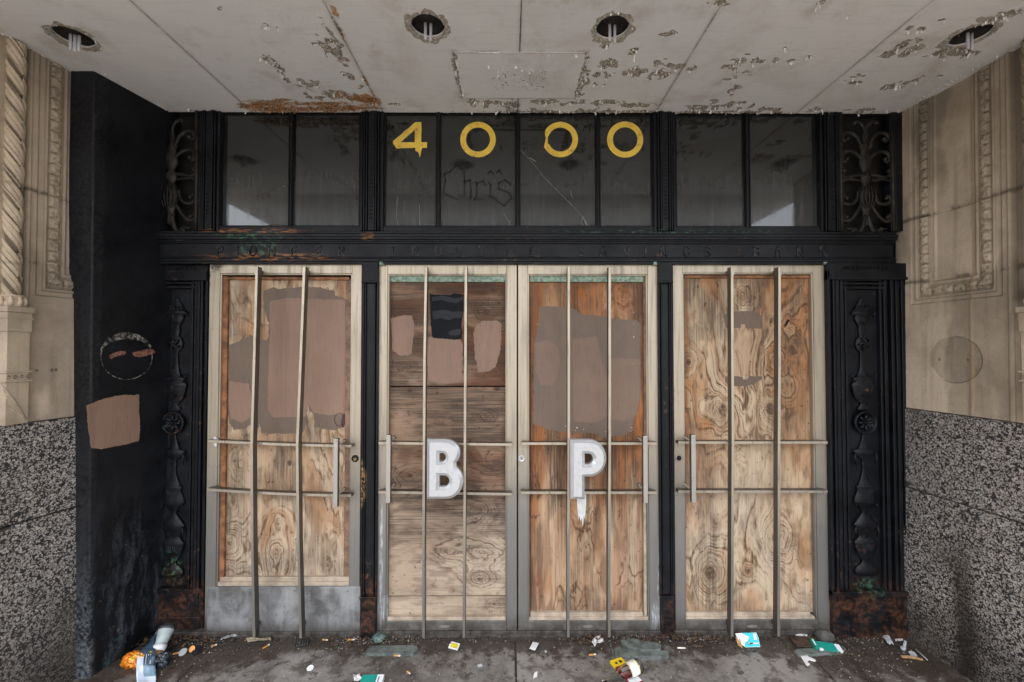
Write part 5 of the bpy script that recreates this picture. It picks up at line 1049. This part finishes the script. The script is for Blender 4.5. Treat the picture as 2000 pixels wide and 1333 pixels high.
for k in range(90):                        # bigger curled leaves where they gathered
    x = r2.choice([r2.gauss(.98, .14), r2.gauss(-1.93, .06), r2.gauss(.45, .05), r2.gauss(-1.7, .15)]); y = -abs(r2.gauss(.035, .03)) - .012; s = r2.uniform(.012, .024); a = r2.uniform(0, 6.28); z = .016; c, d = math.cos(a), math.sin(a)
    vs = [];
    for i in range(5):
        t = i / 4 * 2 - 1; w = s * .45 * (1 - t * t) + .001; zz = z + .009 * t * t + r2.uniform(0, .003); vs += [(x + c * s * t - d * w, y + d * s * t + c * w, zz + .004), (x + c * s * t, y + d * s * t, zz), (x + c * s * t + d * w, y + d * s * t - c * w, zz + .004)]
    q.add(vs, [(i * 3 + j, i * 3 + j + 1, i * 3 + j + 4, i * 3 + j + 3) for i in range(4) for j in range(2)])
q.build('leaf_litter', M['leaf'], kind='stuff', label='brown crumbled leaf litter gathered along the door thresholds', category='leaf litter')
for k in range(2000):
    if r2.random() < .35: x, y = r2.uniform(-1.9, 2.0), -r2.uniform(.02, .42)
    else: x, y = scatter_pos(r2)
    s = r2.choice([.0012, .0015, .002, .0028, .004]) ; z = .011 * (y > -.08) + s * .4
    q_ = [(x + s * r2.uniform(.6, 1.3) * a, y + s * r2.uniform(.6, 1.3) * b, z + s * r2.uniform(.5, .9) * c) for a, b, c in ((1, 0, 0), (-1, 0, 0), (0, 1, 0), (0, -1, 0), (0, 0, 1), (0, 0, -1))]
    g_.add(q_, [(0, 2, 4), (2, 1, 4), (1, 3, 4), (3, 0, 4), (2, 0, 5), (1, 2, 5), (3, 1, 5), (0, 3, 5)])
g_.build('grit', M['grit'], kind='stuff', label='pale grit and crumbs strewn over the dark pavement', category='grit')
def tag(o, label, cat, group=None):
    o['label'] = label; o['category'] = cat
    if group: o['group'] = group
    return o
def slate(us, ys, h, label, seed):
    pts = [FP(u, v, h) for u, v in us]; pts = jag(pts, .012, .0022, seed, (0, 1)); q = MB(); q.prism(pts, (0, 0, -h - .004)); tag(q.build('slate_strip', M['slate'], bevel=.0015), label, 'slate', 'broken slate threshold pieces')
M['slate'] = plain('grey_green_slate', (.115, .135, .125), .6, var=.5, scale=22, bump=.002)
slate([(711,1276),(722,1262),(813,1260),(816,1266),(808,1276)], 0, .016, 'long slate strip lying before the door with the letter B', 1)
slate([(1200,1266),(1206,1263),(1240,1272),(1305,1270),(1306,1279),(1290,1283),(1212,1281),(1202,1275)], 0, .016, 'long slate strip below the chipped corner of the door with the letter P', 2)
slate([(1212,1250),(1235,1247),(1292,1258),(1290,1268),(1262,1270),(1222,1262)], 0, .022, 'broader slate piece touching the foot of the door with the letter P', 3)
slate([(1551,1272),(1556,1268),(1645,1262),(1652,1268),(1640,1274),(1560,1280)], 0, .012, 'thin slate strip behind the white plastic scrap at the right', 4)
def rock(u, v, r, sq, mat, label, cat='stone', seed=1, name='stone'):
    c = FP(u, v, 0); bm = bmesh.new(); bmesh.ops.create_icosphere(bm, subdivisions=3, radius=1)
    for w in bm.verts:
        n = float(fbm(np.array([w.co.x * 1.6 + seed * 3]), np.array([w.co.y * 1.6 + w.co.z]), seed, 3)[0]); w.co *= (.72 + .55 * n); w.co = Vector((w.co.x * r * sq[0] + c[0], w.co.y * r * sq[1] + c[1], max(w.co.z * r * sq[2] + r * sq[2] * .6, -.002)))
    me = bpy.data.meshes.new(name); bm.to_mesh(me); bm.free(); o = link(name, me, mat, smooth=True); tag(o, label, cat)
rock(740, 1251, .036, (1.1, .8, .6), plain('teal_stone', (.10, .16, .15), .5, var=.5, scale=40), 'round teal stained stone at the foot of the left post', seed=3)
rock(1611, 1252, .045, (1.1, .8, .8), plain('dull_stone', (.07, .066, .06), .8, var=.5, scale=40, bump=.002), 'dull grey stone at the lower right corner of the right door', seed=5)
rock(407, 1243, .040, (1.1, .8, .7), plain('dark_brown_stone', (.03, .022, .018), .7, var=.5, scale=40, bump=.002), 'dark brown lump at the lower left corner of the left door', seed=7)
rock(676, 1288 - 8, .0001, (1, 1, 1), M['dirt'], 'x') if False else None
# cigarette ends
M['filter'] = plain('cork_filter', (.55, .27, .07), .7, var=.2); M['cig'] = plain('cigarette_paper', (.7, .66, .58), .7, var=.15)
BUTT = [(686,1250,5,13,'cork cigarette end beside the left post, under the kick plate'), (776,1281,-5,11,'cork cigarette end before the slate strip at the letter B door'), (1157,1279,8,13,'cork cigarette end left of the yellow torn pack'), (346,1276,25,13,'cork cigarette end beside the plastic cup at the left'), (418,1261,30,9,'short cork cigarette end near the dark brown lump'), (1331,1266,-3,15,'pale wooden stub in front of the right post'), (635,1250,-8,11,'cork cigarette end between the bars of the left door'), (798,1314,-40,8,'lone yellowish cigarette end on the open pavement'), (520,1263,60,13,'orange cigarette end with pink tip below the left door')]
for u, v, ang, L, lab in BUTT:
    c = FP(u, v, .006 + (.012 if v < 1262 else 0)); t = thing('cigarette_end', lab, 'cigarette end', c, 'cigarette ends on the pavement'); a = math.radians(ang); d = Vector((math.cos(a), math.sin(a), 0)); l = L * 2.4 / FPX
    q = MB(); q.tube([Vector(c) - d * l * .5, Vector(c) + d * l * .2], .0042, 10); q.build('filter', M['filter'] if 'wooden' not in lab else M['cig'], t, smooth=False)
    q = MB(); q.tube([Vector(c) + d * l * .2, Vector(c) + d * l * .5], [.0040, .0034], 10); q.build('paper', M['cig'], t)
# discs, caps, coins
def disc(u, v, r, mat, label, cat, name, tilt=.15, h=.003, z=.004):
    c = FP(u, v, z + .003); from mathutils import Matrix; T = Matrix.Rotation(tilt, 3, 'X'); q = MB()
    q.lathe([(r, -h / 2), (r, h / 2), (r * .86, h / 2 + .0006), (r * .82, h / 4), (.0005, h / 4)], c, seg=28, tf=T); q.lathe([(.0005, -h / 2 + .0001), (r, -h / 2)], c, seg=28, tf=T); tag(q.build(name, M[mat] if isinstance(mat, str) else mat), label, cat)
M['clear'] = plain('cloudy_plastic', (.42, .44, .46), .3, var=.1); M['orange'] = plain('orange_plastic', (.60, .28, .08), .4, var=.15); M['blackp'] = plain('black_plastic', (.012, .012, .014), .35, var=.2); M['whitep'] = plain('white_plastic', (.78, .78, .78), .45, var=.06)
disc(606, 1305, .0165, 'whitep', 'white bottle cap lying alone on the pavement before the left door', 'bottle cap', 'bottle_cap')
disc(657, 1256, .0155, M['bar'], 'grey metal washer at the foot of the left door', 'washer', 'washer', z=.012)
disc(357, 1274, .019, 'clear', 'cloudy plastic lid left of the orange cap', 'plastic disc', 'plastic_disc', .5, z=.008)
disc(375, 1268, .015, 'orange', 'orange cap propped against the black cap', 'bottle cap', 'bottle_cap', .9, z=.014)
disc(385, 1272, .023, 'blackp', 'black cap beside the orange cap', 'bottle cap', 'bottle_cap', .4, .010, z=.006)
disc(1783, 1278, .017, 'clear', 'cloudy plastic lid near the foot of the right granite wall', 'plastic disc', 'plastic_disc', .3)
disc(1066, 1273, .006, 'clear', 'tiny clear bead before the letter P door', 'bead', 'bead')
# papers and packs
def sheet(u0, pts, z, mat, label, cat, name='paper_scrap', amp=.006, th=.0008, seed=1, parent=None):
    P3 = [FP(u, v, 0) for u, v in pts]; a, b, c, d = [np.array(p) for p in P3]; n = 9; S_, T_ = np.meshgrid(np.linspace(0, 1, n), np.linspace(0, 1, n)); G = (a[None, None] * ((1 - S_) * (1 - T_))[..., None] + b[None, None] * (S_ * (1 - T_))[..., None] + c[None, None] * (S_ * T_)[..., None] + d[None, None] * ((1 - S_) * T_)[..., None])
    zz = z + amp * fbm(S_ * 3 + seed, T_ * 3, seed, 3) ; o = gridmesh(name, G[..., 0], G[..., 1], zz, mat, parent, smooth=False, thick=(0, 0, -th))
    if not parent: tag(o, label, cat)
    return o
sheet(0, [(1041,1257),(1053,1260),(1045,1275),(1034,1271)], .010, M['whitep'], 'small white paper slip before the letter P door', 'paper', 'paper_slip', .002, seed=2)
sheet(0, [(1154,1260),(1172,1249),(1180,1260),(1161,1271)], .010, plain('grey_white_paper', (.62, .62, .62), .7, var=.25), 'crumpled white foil paper below the letter P door', 'paper', 'crumpled_paper', .03, seed=3)
sheet(0, [(1043,1318),(1050,1314),(1049,1326),(1041,1329)], .003, M['whitep'], 'narrow white shred at the bottom edge, right of centre', 'paper', 'paper_shred', .008, seed=4)
sheet(0, [(690,1323),(702,1322),(709,1331),(692,1336)], .003, M['whitep'], 'crumpled white tissue left of the green packet', 'tissue', 'tissue', .02, seed=5)
sheet(0, [(932,1301),(941,1298),(944,1303),(934,1306)], .002, M['clear'], 'tiny clear shred in the middle of the pavement', 'plastic scrap', 'plastic_shred', .006, seed=6)
sheet(0, [(430,1256),(458,1240),(470,1246),(440,1258)], .012, M['clear'], 'clear crumpled wrapper below the left edge of the left door', 'wrapper', 'clear_wrapper', .022, seed=7)
sheet(0, [(1722,1248),(1738,1250),(1746,1266),(1733,1264)], .010, plain('printed_paper', (.5, .52, .54), .6, var=.35, scale=70), 'printed crumpled paper at the foot of the right pilaster', 'paper', 'crumpled_paper', .02, seed=8)
sheet(0, [(1748,1252),(1763,1251),(1764,1255),(1749,1256)], .010, M['whitep'], 'flat white strip at the corner of the granite wall', 'paper', 'paper_strip', .002, seed=9)
sheet(0, [(1553,1243),(1577,1244),(1577,1249),(1554,1248)], .016, M['whitep'], 'white folded paper strip in front of the right door', 'paper', 'paper_strip', .004, seed=10)
sheet(0, [(1540,1247),(1590,1250),(1596,1268),(1556,1270)], .010, plain('brown_bag_scrap', (.06, .035, .022), .6, var=.5), 'wet brown bag scrap between the white strip and the teal pack', 'bag', 'bag_scrap', .012, seed=11)
sheet(0, [(480,1253),(528,1251),(530,1257),(484,1260)], .010, plain('straw_shreds', (.36, .30, .2), .7, var=.6, scale=120), 'frayed straw coloured shred against the kick plate', 'shred', 'straw_shred', .016, seed=12)
# plastic fork-like scrap
mb = MB(); pts = [(1563,1281),(1572,1277),(1580,1283),(1592,1288),(1594,1291),(1590,1292),(1580,1289),(1577,1293),(1582,1297),(1578,1301),(1574,1298),(1569,1290)]; mb.prism([FP(u, v, .006) for u, v in pts], (0, 0, -.003)); tag(mb.build('plastic_clip', M['whitep'], bevel=.0006), 'white forked plastic scrap in front of the thin slate strip', 'plastic scrap')
# stick on the right
c0, c1 = FP(1760, 1283, .008), FP(1802, 1289, .008); mb = MB(); mb.tube([c0, tuple((np.array(c0) + np.array(c1)) / 2 + [0, .004, .003]), c1], [.006, .008, .005], 8); tag(mb.build('stick', plain('stripped_stick', (.30, .19, .09), .7, var=.4)), 'short brown stick near the right granite wall', 'stick')
c0, c1 = FP(1788, 1268, .012), FP(1812, 1290, .006); mb = MB(); mb.tube([c0, c1], [.006, .003], 8, flat=.3); tag(mb.build('plastic_spoon', M['clear'], smooth=True), 'clear plastic sliver against the right granite wall', 'plastic scrap')
c = FP(1764, 1271, .0); mb = MB(); mb.lathe([(.004, 0), (.010, .004), (.013, .016), (.009, .020)], c, seg=16); mb.tube([(c[0] + .006, c[1], .014), (c[0] + .022, c[1] + .01, .045)], [.007, .006], 10); tag(mb.build('glass_stub', M['clear'], smooth=True), 'small clear glass stub near the right corner', 'glass')
# packs
def pack(name, label, cat, c, dims, rot, faces, parts, grp=None):
    t = thing(name, label, cat, c, grp); from mathutils import Matrix; R = Matrix.Rotation(rot[2], 3, 'Z') @ Matrix.Rotation(rot[1], 3, 'Y') @ Matrix.Rotation(rot[0], 3, 'X')
    for nm, mt, (a0, a1, b0, b1, d0, d1) in parts:
        q = MB(); q.box(a0 * dims[0], a1 * dims[0], b0 * dims[1], b1 * dims[1], d0 * dims[2], d1 * dims[2]); q.v = [tuple(R @ Vector(p) + Vector(c)) for p in q.v]; q.build(nm, mt, t, bevel=.0008)
    return t
cyan = plain('cyan_print', (.02, .50, .58), .45, var=.08); teal = plain('teal_print', (.01, .27, .22), .4, var=.1); pale = plain('pale_card', (.72, .74, .78), .5, var=.05); pinkp = plain('faint_pink_print', (.70, .55, .58), .5, var=.1)
t = thing('card_packet', 'cyan and white card packet leaning on the right door', 'packet', FP(1462, 1264, .01))
def pk(pts, y0, y1, mat, nm, e=0):
    q = MB(); q.prism([WPk(u, v, e) for u, v in pts], (0, .0015, 0)); q.build(nm, mat, t)
_pb = np.array(FP(1462, 1264, .004)); _pn = np.array([0.0, -1, .55]); _pn /= np.linalg.norm(_pn)
def WPk(u, v, e=0): return tuple(np.array(WP(u, v, _pb, _pn)) + _pn * e)
pk([(1436,1238),(1447,1237),(1477,1236),(1481,1245),(1485,1264),(1457,1265),(1449,1260),(1442,1250)], 0, 0, pale, 'card')
pk([(1447,1236.5),(1476,1236.5),(1480,1245),(1484,1263),(1456,1264.5),(1454,1257),(1461,1252),(1463,1244)], 0, 0, cyan, 'cyan_print', .0016)
pk([(1470,1238),(1475,1238),(1478,1250),(1473,1250)], 0, 0, pale, 'print_block', .0024); pk([(1460,1256),(1481,1256),(1481.5,1258),(1460,1258)], 0, 0, pinkp, 'print_block', .0024)
q = MB()
for k in range(3): q.tube([WPk(1438 + 3 * k, 1244, -.004), tuple(np.array(FP(1443 + 3 * k, 1262 + 2 * k, .004)))], [.003, .004], 6)
q.build('straw_stalk', plain('dry_stalk', (.42, .28, .10), .8, var=.4), t)
cc = FP(1618, 1266, .012); pack('cigarette_pack', 'crushed teal cigarette pack with white end beside the grey stone', 'cigarette pack', cc, (.125, .05, .022), (0.25, .05, -.12), None,
     [('box', teal, (-.5, .28, -.5, .5, -.5, .5)), ('box_end', pale, (.2805, .5, -.42, .45, -.42, .42)), ('flap', teal, (-.62, -.502, -.45, .6, -.2, .9)), ('print_block', pale, (-.46, -.30, -.52, -.3, -.3, .51)), ('print_block', pale, (-.60, -.54, -.2, .5, .0, .93))])
cc = FP(726, 1333, .014); pack('green_packet', 'green and white packet cut off by the bottom edge', 'packet', cc, (.105, .06, .026), (.1, 0, .03), None, [('box', teal, (-.5, .2, -.5, .5, -.5, .5)), ('box_end', pale, (.2005, .5, -.5, .5, -.49, .49)), ('print_block', M['blackp'], (.28, .32, -.3, .3, .48, .505))])
cc = FP(887, 1262, .010); pack('matchbook', 'small yellow matchbox between the bars of the letter B door', 'matchbox', cc, (.055, .034, .008), (.45, 0, -.35), None, [('box', pale, (-.5, .5, -.5, .5, -.5, .5)), ('print_block', plain('yellow_print', (.65, .50, .02), .5), (-.36, .40, -.36, .36, .45, .56)), ('print_block', plain('lilac_print', (.15, .1, .35), .5), (-.5, -.38, .1, .5, .45, .56)), ('print_block', plain('green_yellow_print', (.55, .7, .05), .5), (-.1, .12, -.2, .2, .5, .62))])
cc = FP(590, 1256, .010); pack('matchbook', 'black open matchbook between the bars of the left door', 'matchbook', cc, (.066, .04, .006), (.3, 0, .25), None, [('cover', M['blackp'], (-.5, .5, -.5, .5, -.5, .5))] + [('match', M['bar'], (-.4 + .2 * k, -.32 + .2 * k, -.4, .4, .5, .8)) for k in range(5)])
yel = plain('yellow_pack_print', (.80, .58, .01), .45, var=.06); mar = plain('maroon_pack_print', (.20, .012, .02), .45, var=.1)
cc = FP(1222, 1312, .008); t5 = pack('torn_pack', 'torn yellow and maroon pack under the clear bottle', 'pack', cc, (.070, .17, .014), (0, 0, .38), None, [('card', mar, (-.5, .5, -.5, .22, -.5, .5)), ('yellow_band', yel, (-.5, .5, .2205, .5, -.5, .5)), ('print_block', pale, (-.3, .4, -.02, .12, .49, .53)), ('print_block', pale, (-.45, .45, -.5, -.30, .49, .53)), ('print_block', M['blackp'], (-.3, -.1, .3, .38, .49, .53)), ('print_block', M['blackp'], (.05, .3, .3, .40, .49, .53))])
# clear bottle
def mat_clear(name, c=(.9, .92, .88), r=.04):
    m = Mt(name, r); m.b.inputs['Transmission Weight'].default_value = 1.0; m.b.inputs['IOR'].default_value = 1.25; m.b.inputs['Base Color'].default_value = (*c, 1); return m.m
M['bottle'] = mat_clear('clear_bottle_glass')
from mathutils import Matrix
a = Vector(FP(1178, 1336, .020)); b = Vector(FP(1250, 1300, .036)); d = (b - a).normalized(); L = (b - a).length
tb = thing('glass_bottle', 'clear glass liquor bottle with a white label lying on the pavement', 'bottle', tuple((a + b) / 2)); Q = d.to_track_quat('Z', 'Y').to_matrix()
L = max(L, .2); prof = [(.010, 0), (.0135, .001), (.0135, .02), (.0115, .022), (.0115, L * .30), (.018, L * .42), (.030, L * .52), (.0345, L * .62), (.0345, L * .96), (.030, L * 1.0), (.010, L * .985)]
inner = [(.008, L * .96), (.028, L * .97), (.032, L * .95), (.032, L * .63), (.0275, L * .53), (.0155, L * .42), (.009, L * .3), (.0085, 0)]
q = MB(); q.lathe(prof + inner + [(.010, 0)], tuple(a), seg=36, tf=Q); q.build('bottle_glass', M['bottle'], tb, smooth=True)
q = MB(); q.lathe([(.0350, L * .655), (.0353, L * .66), (.0353, L * .88), (.0350, L * .885)], tuple(a), seg=24, a0=.2, a1=3.4, tf=Q); q.build('bottle_label', plain('cream_label', (.74, .72, .62), .6, var=.08, scale=80), tb, smooth=True)
q = MB()
for z_ in (.665, .87): q.lathe([(.0355, L * z_), (.0355, L * (z_ + .012))], tuple(a), seg=24, a0=.2, a1=3.4, tf=Q)
q.build('label_border', plain('gold_border', (.35, .28, .03), .5), tb)
# cup, bottle, flyer, orange bag at the left
a = Vector(FP(303, 1288, .03)); b = Vector(P(328, 1222, -.10)); d = (b - a).normalized(); Lc = (b - a).length
tc_ = thing('plastic_cup', 'frosted plastic cup with black lid propped in the left corner', 'cup', tuple(a)); Q = d.to_track_quat('Z', 'Y').to_matrix()
m0 = a + d * Lc * .42
q = MB(); q.lathe([(.024, 0), (.026, .002), (.036, Lc * .44), (.037, Lc * .45), (.0345, Lc * .44), (.024, .004), (.0005, .004)], tuple(m0), seg=32, tf=Q); q.build('cup_body', plain('frosted_plastic', (.36, .43, .43), .3, var=.1), tc_, smooth=True)
q = MB(); q.lathe([(.038, Lc * .43), (.040, Lc * .44), (.040, Lc * .50), (.036, Lc * .51), (.034, Lc * .58), (.030, Lc * .585), (.030, Lc * .555), (.0005, Lc * .552)], tuple(m0), seg=32, tf=Q); q.build('cup_lid', plain('smoky_lid', (.055, .058, .062), .22, var=.3), tc_, smooth=True)
tb2 = thing('paper_cup', 'brown paper cup with a white sleeve under the frosted cup', 'cup', tuple(a))
q = MB(); q.lathe([(.021, 0), (.022, .002), (.026, Lc * .22), (.0005, Lc * .23)], tuple(a), seg=24, tf=Q); q.build('cup_body', plain('brown_card', (.24, .125, .07), .5, var=.4), tb2, smooth=True)
q = MB(); q.lathe([(.0270, Lc * .22), (.031, Lc * .40), (.0005, Lc * .41)], tuple(a), seg=24, tf=Q); q.lathe([(.0005, Lc * .222), (.0270, Lc * .22)], tuple(a), seg=24, tf=Q); q.build('cup_sleeve', pale, tb2, smooth=True)
def flyer():
    rows = [(1233, 306, 309, .085), (1255, 292, 305, .078), (1272, 275, 304, .070), (1285, 268, 303, .058), (1300, 266, 303, .038), (1315, 266, 304, .018), (1328, 267, 305, .006), (1345, 268, 304, .006)]
    g = []
    for v, u0, u1, z in rows:
        g.append([FP(u0 + (u1 - u0) * s, v - 3 * s, z + .006 * math.sin(s * 5 + v)) for s in np.linspace(0, 1, 9)])
    g = np.array(g); G = []
    for i in range(len(g) - 1):
        for t in (0, .34, .67): G.append(g[i] * (1 - t) + g[i + 1] * t)
    G.append(g[-1]); return np.array(G)
G = flyer(); tf_ = thing('flyer', 'long folded blue and white printed flyer trailing over the orange bag', 'flyer', FP(285, 1310, .01))
gridmesh('paper', G[..., 0], G[..., 1], G[..., 2], plain('flyer_white', (.62, .70, .82), .5, var=.05), tf_, smooth=False, thick=(0, 0, -.0012))
navy = plain('flyer_navy_print', (.035, .07, .11), .5, var=.3); slate_b = plain('flyer_slate_print', (.17, .26, .35), .5, var=.2)
def sub(r0, r1, c0, c1, mat, nm, e=.0015):
    H = G[r0:r1 + 1, c0:c1 + 1]; gridmesh(nm, H[..., 0], H[..., 1] - e * .7, H[..., 2] + e, mat, tf_, smooth=False, thick=(0, 0, -.0004))
sub(1, 8, 0, 8, navy, 'navy_print'); sub(8, 12, 3, 8, navy, 'navy_print'); sub(12, 17, 3, 8, slate_b, 'grey_blue_print')
for k in range(3):
    H = G[8:13, 3 + k * 1:8]; u_ = [285 + k * 7, 285 + k * 7]
    q = MB(); w_ = .0016; A = Vector(G[8, 4 + k]) + Vector((0, -.002, .0035)); B = Vector(G[12 if k != 1 else 14, 4 + k]) + Vector((0, -.002, .0035)); q.hexa([A + Vector((-w_, 0, 0)), A + Vector((w_, 0, 0)), B + Vector((w_, 0, 0)), B + Vector((-w_, 0, 0))], [A + Vector((-w_, .0004, -.0004)), A + Vector((w_, .0004, -.0004)), B + Vector((w_, .0004, -.0004)), B + Vector((-w_, .0004, -.0004))]); q.build('print_line', pale, tf_)
q = MB(); c = Vector(G[7, 6]) + Vector((0, -.003, .004)); q.lathe([(.006, -.0004), (.006, .0004)], tuple(c), seg=12, sq=(1, .8)); q.build('yellow_dot', yel, tf_)
def bag(u, v, r, mat, label, nm, seed, sq=(1.25, .8, .85)):
    c = FP(u, v, 0); n1, n2 = 48, 30; A, B = np.meshgrid(np.linspace(0, 2 * math.pi, n1), np.linspace(-math.pi / 2, math.pi / 2, n2)); x = np.cos(B) * np.cos(A); y = np.cos(B) * np.sin(A); z = np.sin(B)
    rr = r * (.62 + .75 * (1 - np.abs(fbm(x * 2.2 + seed, y * 2.2 + z * 1.7, seed, 3) - .5) * 3.2) * .7)
    o = gridmesh(nm, c[0] + x * rr * sq[0], c[1] + y * rr * sq[1], np.maximum(r * sq[2] * .75 + z * rr * sq[2], 0.001), mat, None); tag(o, label, 'bag'); return o
mo = Mt('orange_snack_foil', .3, .1, .6); nn = mo.noise(22, 3, .5, dist=1.5); cx_ = mo.mix(mo.mr(nn, .58, .62), (.70, .20, .012), (.72, .42, .03)); cx_ = mo.mix(mo.mr(mo.noise(26, 2, .5, off=(4, 4, 4), dist=2), .66, .68), cx_, (.55, .53, .48)); mo.col(cx_); mo.bump(mo.noise(30), .004)
bag(262, 1302, .047, mo.m, 'crumpled orange snack bag in the left corner under the flyer', 'snack_bag', 4)
md = Mt('dark_foil', .25, .1, .6); md.col(md.mix(md.mr(md.noise(30, 3), .4, .7), (.01, .012, .016), (.09, .11, .14))); md.bump(md.noise(40), .004)
bag(317, 1300, .040, md.m, 'crumpled dark plastic bag right of the flyer', 'plastic_bag', 8, (.9, .8, .9))
rock(312, 1268, .0, (1, 1, 1), M['dirt'], 'x') if False else None
for u, v, lab in ((272, 1328 - 4, 'x'),): pass
